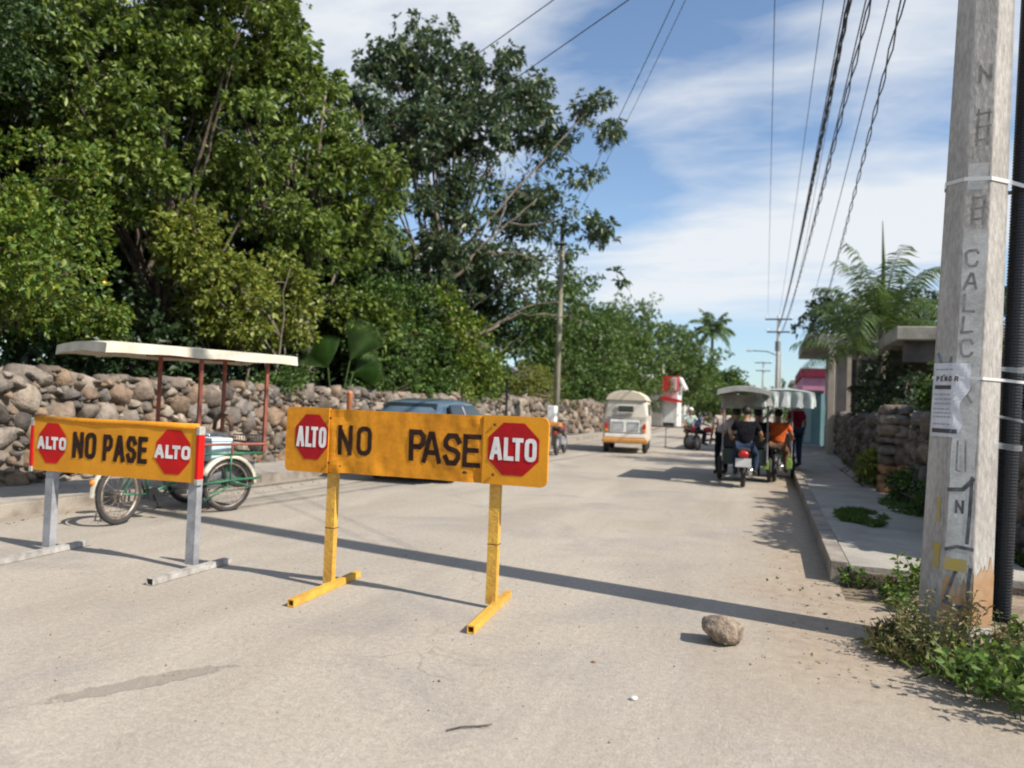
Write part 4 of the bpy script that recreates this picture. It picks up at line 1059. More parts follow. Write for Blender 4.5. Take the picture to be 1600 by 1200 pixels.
# tarpaulin: long, raised in the middle towards the rider, with a hanging hem
def tarp(name, m, parent, x0, x1, y0, y1, z, crown, hem, T, peak=None, seed=0, wave=0.0, nx=16, ny=24, th=0.006, slope=0.0):
    vs = []; fs = []
    for j in range(ny+1):
        for i in range(nx+1):
            u = i/nx; v = j/ny; x = x0+(x1-x0)*u; y = y0+(y1-y0)*v
            zz = z+crown*(1-(2*u-1)**2)**0.8+slope*(v-.5)+0.005*noise.noise(Vector((x*3, y*3, seed)))
            if v < .10: zz -= 0.02*(1-v/.10)**1.5
            vs.append((x, y, zz))
    for j in range(ny):
        for i in range(nx): a = j*(nx+1)+i; fs.append((a, a+1, a+nx+2, a+nx+1))
    edge = [i for i in range(nx+1)]+[(j)*(nx+1)+nx for j in range(1, ny+1)]+[ny*(nx+1)+i for i in range(nx-1, -1, -1)]+[j*(nx+1) for j in range(ny-1, 0, -1)]
    base = len(vs); ne = len(edge)
    for k, e in enumerate(edge):
        x, y, zz = vs[e]; cxm, cym = (x0+x1)/2, (y0+y1)/2
        o = Vector((x-cxm, y-cym, 0)).normalized()*(0.012+wave*math.sin(k*1.3)); vs.append((x+o.x, y+o.y, zz-hem*(1+.05*math.sin(k*.9+seed))))
    for k in range(ne): fs.append((edge[k], base+k, base+(k+1) % ne, edge[(k+1) % ne]))
    q = MB(); q.add(vs, fs, T); o = q.build(name, m, parent, smooth=False); sd = o.modifiers.new('Solidify', 'SOLIDIFY'); sd.thickness = th; return o
tarp('canopy', M['tarp_cream'], tri, -.70, .70, -1.66, .80, 2.03, .035, .11, BX, seed=3, slope=.0)
# rear half: bicycle frame to the back wheel
rw = Vector((0.16, -1.62, .335)); piv = Vector((0.0, -.40, .0))
wheel(tri, rw, .335, .058, R(4), True, 'old_rim')
q = MB(); bb = Vector((0.09, -1.12, .29)); seatT = Vector((.13, -1.30, .84)); hd = Vector((0.0, -.48, .80)); hb = Vector((.0, -.44, .42))
for s_ in (-.045, .045):
    o_ = Vector((s_, 0, 0)); q.tube([rw+o_, bb+o_*.6], .009, 6); q.tube([rw+o_, seatT+Vector((s_*.5, .02, -.10))], .008, 6)
q.tube([bb, seatT], .016, 8); q.tube([bb, hb], .018, 8); q.tube([seatT+Vector((-.01, .03, -.14)), hb+Vector((0, 0, .1))], .016, 8); q.tube([hb, hd], .02, 8)
q.build('rear_frame', M['trike_green'], tri, smooth=True)
q = MB(); q.sphere(seatT+Vector((0, -.02, .06)), .12, 12, (.85, 1.15, .35)); q.build('saddle', M['rubber'], tri, smooth=True)
q = MB(); q.tube([(-.44, -.55, .98), (-.2, -.46, 1.02), (.2, -.46, 1.02), (.44, -.55, .98)], .016, 8); q.build('handlebar', M['chrome'], tri, smooth=True)
q = MB()
pc = bb
q.lathe([(.001, -.006), (.085, -.006), (.085, .006), (.001, .006)], 20, TR(pc+Vector((.07, 0, 0))) @ Matrix.Rotation(PI/2, 4, 'Y'))
q.tube([pc+Vector((.085, 0, 0)), pc+Vector((.095, .06, -.15))], .01, 6); q.box(pc+Vector((.13, .06, -.155)), (.09, .06, .02)); q.tube([pc+Vector((-.06, 0, 0)), pc+Vector((-.07, -.06, .15))], .01, 6)
q.build('pedal_crank', M['black_metal'], tri)
q = MB(); vs = []; fs = []
for i in range(9):
    a = R(60+i*15)
    for u, dr in ((-.035, -.01), (0, .004), (.035, -.01)): vs.append((rw.x+u, rw.y+(.385+dr)*math.cos(a), .335+(.385+dr)*math.sin(a)))
for i in range(8):
    for j in range(2): fs.append((i*3+j, i*3+j+1, i*3+4+j, i*3+3+j))
q.add(vs, fs); q.build('mudguard', M['fender_cream'], tri, smooth=True)
q = MB(); q.sphere(rw+Vector((-.01, -.36, .16)), .03, 8); q.build('reflector', M['orange_lens'], tri)
# loads on the cargo box (things of their own)
q = MB(); q.box((0, 0, .13), (.36, .26, .26)); q.box((0, 0, .285), (.38, .28, .045))
co = q.build('cooler', M['cooler_blue'], None, bevel=.012); co.location = bxr((.28, -.08, .625))+Vector((-7.0, 8.36, 0)); co.rotation_euler = (0, 0, TH-.1)
tag(co, 'pale blue plastic cooler riding in the box of the green cargo tricycle', 'cooler')
q = MB(); q.tube([(-.06, -.134, .08), (-.06, -.134, .19), (.06, -.134, .19), (.06, -.134, .08)], .008, 5, closed=True); q.build('moulded_square', M['galv'], co)
q = MB(); q.box((0, 0, .03), (.44, .5, .06)); q.box((0, 0, .10), (.40, .46, .07)); q.box((.0, -.02, .15), (.3, .38, .03))
bd = q.build('folded_tarp', M['box_grey'], None, bevel=.02); bd.location = bxr((-.14, 0.05, .62))+Vector((-7.0, 8.36, 0)); bd.rotation_euler = (0, 0, TH); bd.location.z = .62
tag(bd, 'dark grey folded tarp lying in the box of the green cargo tricycle', 'tarp')
bd.scale = (1, 1, 2.2)
q = MB(); q.tube([(-.22, 0, 0), (-.2, 0, .12), (-.08, 0, .2), (.08, 0, .2), (.2, 0, .12), (.22, 0, 0)], .03, 8); hs_ = q.build('wooden_yoke', M['wood_dark'], None, smooth=True); hs_.location = bxr((-.20, 0.28, 1.0))+Vector((-7.0, 8.36, 0)); hs_.rotation_euler = (0, 0, TH)
tag(hs_, 'arched brown wooden hoop lying on the folded tarp in the cargo tricycle', 'hoop')
q = MB(); q.tube([(-.15, -.1, .01), (.15, -.1, .01), (.15, .1, .01), (-.15, .1, .01)], .006, 5, closed=True); q.tube([(-.15, -.1, .1), (.15, -.1, .1), (.15, .1, .1), (-.15, .1, .1)], .006, 5, closed=True)
for i in range(6):
    for y_ in (-.1, .1): q.tube([(-.15+i*.06, y_, .01), (-.15+i*.06, y_, .1)], .004, 4)
bk = q.build('wire_basket', M['black_metal'], None); bk.location = bxr((.36, .30, .87))+Vector((-7.0, 8.36, 0)); bk.rotation_euler = (0, 0, TH)
tag(bk, 'small black wire basket on the side rail of the green cargo tricycle', 'basket')

# ---- lofted vehicle bodies
def loft_body(parent, stations, m, name='body'):
    """stations: (y, [(half width, z) ... bottom to top]); returns a point function for windows"""
    n = len(stations[0][1]); vs = []; fs = []
    for y, pr in stations:
        for x, z in pr: vs.append((x, y, z))
        for x, z in reversed(pr): vs.append((-x, y, z))
    k = 2*n
    for i in range(len(stations)-1):
        for j in range(k): fs.append((i*k+j, i*k+(j+1) % k, (i+1)*k+(j+1) % k, (i+1)*k+j))
    fs.append(tuple(range(k-1, -1, -1))); fs.append(tuple((len(stations)-1)*k+j for j in range(k)))
    q = MB(); q.add(vs, fs); o = q.build(name, m, parent, bevel=0.025)
    o.modifiers['Bevel'].angle_limit = R(25)
    for p in o.data.polygons: p.use_smooth = True
    return o
def quad_panel(mb, a, b, c, d, off, inset=0.0):
    a, b, c, d = map(Vector, (a, b, c, d)); n = (b-a).cross(d-a).normalized(); ctr = (a+b+c+d)/4
    P = [p+(ctr-p)*inset+n*off for p in (a, b, c, d)]
    mb.add(P+[p-n*(off*1.6) for p in P], [(0, 1, 2, 3), (7, 6, 5, 4), (0, 4, 5, 1), (1, 5, 6, 2), (2, 6, 7, 3), (3, 7, 4, 0)])
M['car_paint'] = mat('car_paint', (0.11, 0.17, 0.235), 0.34, metal=0.3, coat=0.5, color2=(0.085, 0.14, 0.20), vscale=3)
car = thing('parked_car', 'dark blue hatchback parked at the left kerb behind the large yellow barricade', 'car', (-6.38, 12.5, 0))
# local y forward, origin under the rear bumper
def prof(w, zb, zs, wr, zr): return [(w*.86, zb), (w*.97, zb+.10), (w, (zb+zs)/2), (w*.965, zs), (wr+(w-wr)*.08, zs+(zr-zs)*.55 if zr-zs > .1 else zs+.01), (wr, zr-.05 if zr-zs > .1 else zs+.02), (wr*.72, zr)]
st_ = [(0.0, prof(.70, .36, .84, .60, .88)), (.10, prof(.82, .27, .93, .66, .97)), (.34, prof(.85, .22, .97, .60, 1.26)), (.62, prof(.86, .20, .98, .585, 1.50)), (1.35, prof(.865, .20, .97, .60, 1.56)), (2.1, prof(.865, .20, .95, .585, 1.53)), (2.75, prof(.86, .20, .93, .62, 1.10)), (3.1, prof(.84, .20, .90, .60, .98)), (3.75, prof(.80, .22, .80, .55, .86)), (3.95, prof(.70, .32, .66, .5, .72))]
loft_body(car, st_, M['car_paint'])
q = MB(); vs = []
quad_panel(q, (-.60, .33, 1.03), (.60, .33, 1.03), (.53, .575, 1.46), (-.53, .575, 1.46), .035, .02); q.build('rear_window', M['glass_dark'], car, bevel=.01)
for s_ in (-1, 1):
    q = MB()
    for (y0, y1, y2, y3) in ((.62, 1.28, 1.32, .80), (1.36, 2.35, 2.02, 1.36)):
        A = [(s_*.845, y0, 1.03), (s_*.845, y1, 1.03), (s_*.645, y2, 1.44), (s_*.645, y3, 1.44)]
        if s_ < 0: A = A[::-1]
        quad_panel(q, *A, .028, .0)
    q.build('side_window', M['glass_dark'], car)
    q = MB(); q.box((s_*.72, .045, .80), (.20, .09, .20)); q.build('tail_light', M['red_lens'], car, bevel=.02)
    q = MB(); q.box((s_*.93, 2.2, 1.02), (.13, .09, .11)); q.build('mirror', M['car_paint'], car, bevel=.03)
    q = MB(); q.box((s_*.775, 1.34, 1.235), (.02, .07, .43), rot=Matrix.Rotation(s_*R(-25), 3, 'Y')); q.build('pillar_trim', M['galv'], car)
q = MB(); q.box((0, -.01, .42), (1.5, .14, .2)); q.build('bumper', M['car_paint'], car, bevel=.04)
q = MB(); q.box((0, -.005, .72), (.36, .03, .13)); q.build('licence_plate', M['sign_white'], car)
for y_ in (.72, 3.15):
    for s_ in (-1, 1): wheel(car, (s_*.76, y_, .30), .30, .19)

# ---- old pale van seen from behind
M['van_cream'] = mat('van_cream', (0.60, 0.56, 0.48), 0.5, color2=(0.52, 0.475, 0.40), vscale=2.0)
M['van_roof'] = mat('van_roof', (0.62, 0.55, 0.42), 0.6, color2=(0.52, 0.45, 0.34), vscale=3)
M['van_white'] = mat('van_white', (0.72, 0.72, 0.68), 0.5, var=0.12, vscale=6)
M['bumper_orange'] = mat('bumper_orange', (0.56, 0.26, 0.06), 0.5, var=0.15)
van = thing('parked_van', 'old cream van with orange rear bumper on the left of the street', 'van', (-4.66, 25.9, 0), R(7))
van.scale = (.97, 1, 1)
def vprof(w, zb, wt, zt): return [(w*.92, zb), (w, zb+.12), (w, .95), (w*.985, 1.28), (wt, zt-.24), (wt*.93, zt-.10), (wt*.62, zt)]
vs_ = [(0.0, vprof(.73, .40, .64, 1.90)), (.10, vprof(.78, .34, .70, 2.03)), (.5, vprof(.80, .32, .725, 2.10)), (3.4, vprof(.80, .32, .72, 2.10)), (3.9, vprof(.79, .34, .66, 1.98)), (4.2, vprof(.72, .42, .5, 1.5))]
loft_body(van, vs_, M['van_cream'])
q = MB(); vs = []; fs = []
cr_ = [(-.75, 1.80), (-.66, 1.95), (-.46, 2.06), (-.2, 2.125), (.2, 2.125), (.46, 2.06), (.66, 1.95), (.75, 1.80)]
for y_, s_ in ((-.05, .93), (.06, 1.0), (.45, 1.03), (3.5, 1.03), (3.85, .95)):
    for x, z in cr_: vs.append((x*s_, y_, 1.80+(z-1.80)*s_+.01))
n_ = len(cr_)
for i in range(4):
    for j in range(n_-1): fs.append((i*n_+j, i*n_+j+1, (i+1)*n_+j+1, (i+1)*n_+j))
fs += [tuple(range(n_)), tuple(4*n_+j for j in range(n_-1, -1, -1))]
q.add(vs, fs); q.build('roof', M['van_roof'], van, smooth=False)
q = MB(); q.box((-.0, -.045, 1.50), (.52, .04, .20)); rwi = q.build('rear_window', M['glass_dark'], van, bevel=.03)
q = MB(); q.tube([(-.30, -.045, 1.38), (.30, -.045, 1.38), (.30, -.045, 1.62), (-.30, -.045, 1.62)], .022, 6, closed=True); q.build('window_frame', M['van_cream'], rwi)
q = MB(); q.box((0, -.05, 1.22), (1.30, .05, .03)); q.build('ledge', M['galv'], van)
q = MB(); q.box((-.02, -.055, .92), (1.02, .05, .44)); ty = q.build('tailgate', M['van_white'], van, bevel=.02)
q = MB()
for cx_ in (-.26, .27):
    q.tube([(cx_-.19, -.085, .78), (cx_+.19, -.085, .78), (cx_+.19, -.085, 1.06), (cx_-.19, -.085, 1.06)], .012, 6, closed=True)
    for k in range(4): q.tube([(cx_-.17, -.085, .83+k*.06), (cx_+.17, -.085, .83+k*.06)], .006, 5)
q.build('vent_frame', M['galv'], ty)
q = MB(); q.box((-.2, -.05, 1.33), (.5, .02, .05)); q.build('lettering_strip', M['galv'], van)
q = MB(); q.box((0, -.05, .60), (1.44, .06, .13)); q.build('lower_panel', M['van_white'], van, bevel=.02)
q = MB(); q.box((0, -.10, .44), (1.56, .16, .16)); q.build('bumper', M['bumper_orange'], van, bevel=.04)
for s_ in (-1, 1):
    q = MB(); q.box((s_*.655, -.05, .93), (.11, .06, .18)); tl = q.build('tail_light', M['red_lens'], van, bevel=.02)
    q = MB(); q.box((s_*.655, -.05, .775), (.11, .06, .11)); q.build('indicator', M['orange_lens'], tl, bevel=.02)
    for y_ in (.55, 3.2): wheel(van, (s_*.68, y_, .32), .32, .20)
    q = MB()
    for y_ in (.35, 1.35, 2.35):
        x = s_*.80; A = [(x, y_, 1.33), (x, y_+.85, 1.33), (s_*.745, y_+.85, 1.68), (s_*.745, y_, 1.68)]
        if s_ < 0: A = A[::-1]
        quad_panel(q, *A, .03)
    q.build('side_window', M['glass_dark'], van)

# ---- people
def skin_obj(name, m, parent, joints, edges, radii, sub=2, root=0):
    me = bpy.data.meshes.new(name); me.from_pydata(joints, edges, []); me.update()
    o = bpy.data.objects.new(name, me); COL.objects.link(o); o.parent = parent
    md = o.modifiers.new('Skin', 'SKIN'); md.use_smooth_shade = True
    if not me.skin_vertices: bpy.context.view_layer.update()
    for i, r_ in enumerate(radii):
        rr = r_ if hasattr(r_, '__len__') else (r_, r_)
        me.skin_vertices[0].data[i].radius = rr; me.skin_vertices[0].data[i].use_root = (i == root)
    s_ = o.modifiers.new('Subdivision', 'SUBSURF'); s_.levels = sub; s_.render_levels = sub
    me.materials.append(m); return o
def cloth(name, c, v=0.3): return mat(name, c, 0.95, var=v, vscale=7, bump=0.9, bscale=14, spec=.08)
def person(label, loc, rz, J, shirt, trousers, hair='hair', sleeves=0.6, cap=None, shorts=False, group=None):
    """J: joint overrides in body space (x right, y forward, z up)"""
    t = thing('person', label, 'person', loc, rz, group)
    D = dict(pelvis=(0, 0, .95), waist=(0, 0, 1.08), chest=(0, 0, 1.30), neck=(0, .0, 1.47), chin=(0, .015, 1.54), head=(0, .02, 1.63), crown=(0, .01, 1.72),
             shL=(-.165, 0, 1.385), elL=(-.24, -.02, 1.14), wrL=(-.25, .08, .90), shR=(.165, 0, 1.385), elR=(.24, -.02, 1.14), wrR=(.25, .08, .90),
             hipL=(-.09, 0, .92), knL=(-.10, .03, .50), anL=(-.10, 0, .09), toL=(-.11, .16, .04), hipR=(.09, 0, .92), knR=(.10, .03, .50), anR=(.10, 0, .09), toR=(.11, .16, .04))
    D.update(J); D = {k: Vector(v) for k, v in D.items()}
    names = ['pelvis', 'waist', 'chest', 'neck', 'chin', 'head', 'crown', 'shL', 'elL', 'wrL', 'shR', 'elR', 'wrR', 'hipL', 'knL', 'anL', 'toL', 'hipR', 'knR', 'anR', 'toR']
    rad = dict(pelvis=(.13, .11), waist=(.12, .095), chest=(.14, .105), neck=.055, chin=(.065, .075), head=(.078, .095), crown=(.05, .06), shL=.055, elL=.042, wrL=.028, shR=.055, elR=.042, wrR=.028,
               hipL=.08, knL=.055, anL=.04, toL=(.04, .03), hipR=.08, knR=.055, anR=.04, toR=(.04, .03))
    Ed = [('pelvis', 'waist'), ('waist', 'chest'), ('chest', 'neck'), ('neck', 'chin'), ('chin', 'head'), ('head', 'crown'), ('chest', 'shL'), ('shL', 'elL'), ('elL', 'wrL'), ('chest', 'shR'), ('shR', 'elR'), ('elR', 'wrR'),
          ('pelvis', 'hipL'), ('hipL', 'knL'), ('knL', 'anL'), ('anL', 'toL'), ('pelvis', 'hipR'), ('hipR', 'knR'), ('knR', 'anR'), ('anR', 'toR')]
    pts = [D[k] for k in names]; ed = [(names.index(a), names.index(b)) for a, b in Ed]; rd = [rad[k] for k in names]
    # hands: palm and five short unequal fingers
    for sd in 'LR':
        w = D['wr'+sd]; d = (w-D['el'+sd]).normalized(); side = d.cross(Vector((0, 0, 1)))
        if side.length < .1: side = Vector((0, 1, 0))
        side.normalize(); palm = w+d*.07
        pts.append(palm); rd.append((.034, .018)); ip = len(pts)-1; ed.append((names.index('wr'+sd), ip))
        for k, (o_, l) in enumerate(((-.027, .065), (-.009, .08), (.009, .076), (.027, .06))):
            a = palm+side*o_+d*.045; b = a+d*l+Vector((0, 0, -.02)); pts += [a, b]; rd += [.009, .007]; n_ = len(pts); ed += [(ip, n_-2), (n_-2, n_-1)]
        a = w+d*.03+side*.045; b = a+d*.045+side*.02; pts += [a, b]; rd += [.011, .008]; n_ = len(pts); ed += [(ip, n_-2), (n_-2, n_-1)]
    body = skin_obj('body', M['skin'], t, pts, ed, rd)
    # shirt
    ns = ['pelvis', 'waist', 'chest', 'neck', 'shL', 'mL', 'shR', 'mR']
    D['mL'] = D['shL'].lerp(D['elL'], sleeves*1.2); D['mR'] = D['shR'].lerp(D['elR'], sleeves*1.2); nk = D['chest'].lerp(D['neck'], .75)
    sp_ = [D['pelvis'].lerp(D['waist'], .2), D['waist'], D['chest'], nk, D['shL'], D['mL'], D['shR'], D['mR']]
    skin_obj('shirt', shirt, t, sp_, [(0, 1), (1, 2), (2, 3), (2, 4), (4, 5), (2, 6), (6, 7)], [(.155, .13), (.145, .12), (.165, .125), .07, .078, .065, .078, .065])
    kn = .85 if shorts else 1.0
    lp = [D['pelvis'], D['hipL'], D['knL'] if not shorts else D['hipL'].lerp(D['knL'], .85), D['hipR'], D['knR'] if not shorts else D['hipR'].lerp(D['knR'], .85)]
    le = [(0, 1), (1, 2), (0, 3), (3, 4)]; lr = [(.145, .125), .10, .078, .10, .078]
    if not shorts: lp += [D['anL'], D['anR']]; le += [(2, 5), (4, 6)]; lr += [.06, .06]
    skin_obj('trousers', trousers, t, lp, le, lr)
    for sd in 'LR':
        q = MB(); a, b = D['an'+sd], D['to'+sd]; q.tube([a+(a-b)*.35, a, b, b+(b-a)*.25], [.045, .052, .048, .02], 8); q.build('shoe', M['rubber'], t, smooth=True)
    if hair:
        q = MB(); c = D['head'].lerp(D['crown'], .5)+Vector((0, -.02, .0)); q.sphere(c, .108, 12, (.88, 1.0, .92)); q.build('hair', M[hair], t, smooth=True)
    if cap:
        q = MB(); c = D['head'].lerp(D['crown'], .7); q.sphere(c+Vector((0, 0, .01)), .12, 12, (.92, 1.05, .75)); q.box(c+Vector((0, .13, -.015)), (.15, .13, .012)); q.build('cap', cap, t, smooth=True)
    return t
RIDE = dict(pelvis=(0, 0, .82), waist=(0, .03, .95), chest=(0, .08, 1.17), neck=(0, .12, 1.34), chin=(0, .15, 1.41), head=(0, .16, 1.50), crown=(0, .15, 1.59),
            shL=(-.19, .09, 1.28), elL=(-.30, .20, 1.06), wrL=(-.30, .42, .99), shR=(.19, .09, 1.28), elR=(.30, .20, 1.06), wrR=(.30, .42, .99),
            hipL=(-.10, .03, .80), knL=(-.20, .38, .66), anL=(-.19, .30, .28), toL=(-.20, .44, .23), hipR=(.10, .03, .80), knR=(.20, .38, .66), anR=(.19, .30, .28), toR=(.20, .44, .23))
SIT = dict(RIDE); SIT.update(elL=(-.24, .10, 1.02), wrL=(-.16, .30, .86), elR=(.24, .10, 1.02), wrR=(.16, .30, .86), knL=(-.12, .42, .80), anL=(-.12, .45, .42), toL=(-.12, .58, .37), knR=(.12, .42, .80), anR=(.12, .45, .42), toR=(.12, .58, .37))

# ---- motor trikes: motorcycle behind, passenger cab on two wheels in front
def motor_trike(label, loc, rz, cab_m, canopy_fn, tail=True, body_m='black_metal', group='motor trikes down the street', k=1.0):
    t = thing('motor_trike', label, 'motor trike', loc, rz, group)
    wheel(t, (0, .32, .30), .30, .10)                                   # rear wheel of the motorcycle
    q = MB(); q.tube([(0, .32, .30), (.0, .80, .34), (0, 1.25, .55)], .03, 8); q.tube([(.06, .32, .32), (.07, .15, .62)], .02, 6); q.tube([(-.06, .32, .32), (-.07, .15, .62)], .02, 6)
    q.tube([(0, 0.1, .70), (0, .9, .62), (0, 1.25, .92)], .03, 8); q.tube([(0, 1.25, .45), (0, 1.30, 1.0)], .03, 8); q.build('frame', M['black_metal'], t, smooth=True)
    q = MB(); q.box((0, .74, .42), (.24, .34, .28)); q.lathe([(.08, -.1), (.10, 0), (.07, .12)], 12, TR((0, .85, .5), 0, R(60))); q.build('engine', M['galv'], t, bevel=.02)
    q = MB(); q.tube([(.12, .55, .26), (.13, .25, .30), (.14, -.12, .38)], [.022, .045, .05], 10); q.build('exhaust', M['chrome'], t, smooth=True)
    q = MB(); q.sphere((0, 1.0, .80), .2, 14, (.62, 1.05, .62)); q.build('fuel_tank', M[body_m], t, smooth=True)
    q = MB(); q.box((0, .45, .765), (.25, .66, .09)); q.build('seat', M['rubber'], t, bevel=.035)
    q = MB(); q.tube([(-.36, 1.08, 1.02), (-.2, 1.22, 1.05), (.2, 1.22, 1.05), (.36, 1.08, 1.02)], .014, 8); q.build('handlebar', M['black_metal'], t, smooth=True)
    vs = []; fs = []; q = MB()
    for i in range(10):
        a = R(20+i*17)
        for u, dr in ((-.075, -.02), (0, .01), (.075, -.02)): vs.append((u, .32-(.36+dr)*math.cos(a), .30+(.36+dr)*math.sin(a)))
    for i in range(9):
        for j in range(2): fs.append((i*3+j, i*3+j+1, i*3+4+j, i*3+3+j))
    q.add(vs, fs); fo = q.build('mudguard', M['black_metal'], t, smooth=True); sd = fo.modifiers.new('Solidify', 'SOLIDIFY'); sd.thickness = .006
    if tail:
        q = MB(); q.sphere((0, -.06, .69), .09, 12, (1.15, .6, .85)); q.build('tail_light', M['red_lens'], t, smooth=True)
        q = MB(); q.box((0, -.07, .52), (.30, .012, .17)); q.build('licence_plate', M['sign_white'], t, bevel=.004)
    # cab
    for s_ in (-1, 1): wheel(t, (s_*.56*k, 1.95, .27), .27, .10)
    q = MB(); q.box((0, 2.05, .42), (1.0*k, 1.25, .06)); q.box((-.49*k, 2.05, .58), (.03, 1.25, .26)); q.box((.49*k, 2.05, .58), (.03, 1.25, .26)); q.box((0, 1.42, .58), (.95*k, .03, .30)); q.box((0, 2.68, .58), (.95*k, .03, .30)); q.build('cab', cab_m, t, bevel=.012)
    q = MB(); q.box((0, 1.72, .68), (.93*k, .44, .14)); q.box((0, 1.50, .90), (.93*k, .08, .30)); q.build('bench', M['rubber'], t, bevel=.03)
    for s_ in (-1, 1):
        for y_ in (1.40, 2.66): q = MB(); q.tube([(s_*.49*k, y_, .46), (s_*.49*k, y_, 1.95)], .017, 8); q.build('canopy_post', M['galv'], t)
    canopy_fn(t)
    return t
M['cab_dark'] = mat('cab_dark_green', (0.02, 0.04, 0.032), 0.5, var=0.3)
M['cab_red'] = mat('cab_red', (0.30, 0.015, 0.03), 0.5, var=0.2)
M['tarp_grey'] = mat('tarp_grey', (0.34, 0.34, 0.31), 0.75, color2=(0.24, 0.24, 0.22), vscale=3, bump=.2)
M['tarp_clear'] = mat('side_curtain', (0.36, 0.33, 0.27), 0.6, var=0.15)
M['tarp_silver'] = mat('tarp_silver', (0.40, 0.44, 0.42), 0.55, color2=(0.30, 0.33, 0.31), vscale=4, bump=.2)
I4 = Matrix.Identity(4)
def canopy_grey(t):
    tarp('canopy', M['tarp_grey'], t, -.56, .50, .35, 2.80, 1.98, .10, .10, I4, seed=5)
    q = MB()
    for k in range(11):
        x0 = -.52+k*.0857; q.box((x0+.04, 1.36+.008*math.sin(k*2.2), 1.76), (.086, .010, .30))
    q.build('rear_curtain', M['tarp_grey'], t, bevel=.004)
def canopy_fringe(t):
    tarp('canopy', M['tarp_silver'], t, -.42, .74, -.85, 2.70, 2.0, .07, .02, I4, seed=8)
    q = MB(); vs = []; fs = []; n_ = 45                       # deep pleated valance
    for i in range(n_+1):
        x = -.43+1.18*i/n_; y = -.87+.05*math.sin(i*PI/4.5)
        vs += [(x, -.86, 2.0), (x, y, 1.84), (x, y*1.05, 1.66)]
    for i in range(n_): fs += [(i*3+j, i*3+3+j, i*3+4+j, i*3+1+j) for j in (0, 1)]
    q.add(vs, fs); va = q.build('valance', M['tarp_silver'], t, fix=False)
    q = MB()
    for k in range(3):
        x = -.12+k*.30; q.add([(x, -.955, 1.97), (x+.08, -.972, 1.68), (x-.07, -.972, 1.68)], [(0, 1, 2)])  # white triangles painted as sunlight glinting off the pleats
    q.build('pleat_glint', M['sign_white'], va, fix=False)
    q = MB(); vs = []; fs = []
    for i in range(41):
        y = -.86+3.5*i/40; x = .75+.04*math.sin(i*PI/2.5); vs += [(.75, y, 2.0), (x, y, 1.84), (x+.01, y, 1.70)]
    for i in range(40): fs += [(i*3+j, i*3+3+j, i*3+4+j, i*3+1+j) for j in (0, 1)]
    q.add(vs, fs); q.build('side_valance', M['tarp_silver'], t, fix=False)
mt1 = motor_trike('motor trike with grey canopy, red tail light and white plate near the right kerb', (-0.50, 16.1, 0), R(1), M['cab_dark'], canopy_grey, group='motor trikes at the right kerb', k=.95)
mt2 = motor_trike('motor trike hard against the right kerb under a pleated silver canopy with painted white glints', (0.02, 16.75, 0), R(-1), M['cab_dark'], canopy_fringe, tail=False, body_m='cab_red', group='motor trikes at the right kerb', k=.72)
mt2.location = (0.10, 17.95, 0)
bl, jn, og = cloth('black_shirt', (.012, .012, .016)), cloth('jeans', (.03, .045, .08)), cloth('orange_vest', (.62, .12, .03))
kh, wh, rd_, br = cloth('khaki', (.24, .17, .11)), cloth('pale_shirt', (.5, .42, .38)), cloth('dark_red_shirt', (.22, .015, .03)), cloth('brown_trousers', (.17, .085, .05))
person('rider in black sitting on the motor trike with the grey canopy', (-.48, 16.42, .02), 0, RIDE, bl, jn)
person('rider in a bright orange top on the motor trike under the pleated silver canopy', (.16, 18.25, .0), 0, RIDE, og, br)
person('dark haired person in a pale shirt standing left of the grey canopied trike', (-1.12, 19.6, 0), R(20), {}, wh, bl)
S2 = {k: (v[0], v[1], v[2]+.02) for k, v in SIT.items()}
person('passenger in a pale top seated under the grey canopy, left side', (-.74, 17.78, .0), 0, SIT, wh, kh)
person('passenger in dark clothes seated on the right of the cab under the grey canopy', (-.28, 17.8, .0), 0, SIT, bl, jn)
person('person in a dark red shirt standing on the pavement beyond the trikes', (.62, 20.9, .19), R(30), {}, rd_, jn)
ng = thing('hi_vis_bag', 'lime green bag hanging on the kerb side of the orange topped rider', 'bag', (.40, 17.75, .34))
ng.scale = (.6, .6, .75)
limeM = mat('lime', (.22, .36, .07), .6)
q = MB(); q.prism([(-.09, 0), (.09, 0), (.11, .2), (.06, .30), (-.06, .30), (-.11, .2)], -.05, .05); q.build('sack', limeM, ng, bevel=.02)
q = MB(); q.tube([(-.05, 0, .29), (-.03, 0, .44), (.03, 0, .44), (.05, 0, .29)], .01, 6); q.build('handle', limeM, ng)
ng2 = copy_tree(ng); ng2.location = (-.08, 17.7, .30); ng2['label'] = 'lime green bag hanging on the street side of the orange topped rider'

# ---- red motor trike farther away, seen from the side with its people
def canopy_none(t):
    pass
def small_bike(t):
    pass
rt = thing('motor_trike', 'dark red motor trike standing across the street beyond the pale van', 'motor trike', (-2.25, 31.4, 0), R(-78))
wheel(rt, (0, -.75, .30), .30, .09); wheel(rt, (-.52, .75, .27), .27, .09); wheel(rt, (.52, .75, .27), .27, .09)
q = MB(); q.box((0, .85, .55), (1.1, 1.15, .34)); q.build('cab', M['cab_red'], rt, bevel=.05)
q = MB(); q.tube([(0, -.75, .30), (0, -.2, .35), (0, .3, .5)], .03, 8); q.tube([(0, -.95, .68), (0, 0, .62), (0, .15, .95)], .03, 8); q.build('frame', M['black_metal'], rt)
q = MB(); q.sphere((0, -.1, .80), .2, 12, (.6, 1.05, .6)); q.build('fuel_tank', M['cab_red'], rt, smooth=True)
q = MB(); q.box((0, -.6, .76), (.25, .62, .09)); q.build('seat', M['rubber'], rt, bevel=.03)
q = MB(); q.tube([(-.36, .05, 1.02), (0, .15, 1.04), (.36, .05, 1.02)], .014, 6); q.build('handlebar', M['black_metal'], rt)
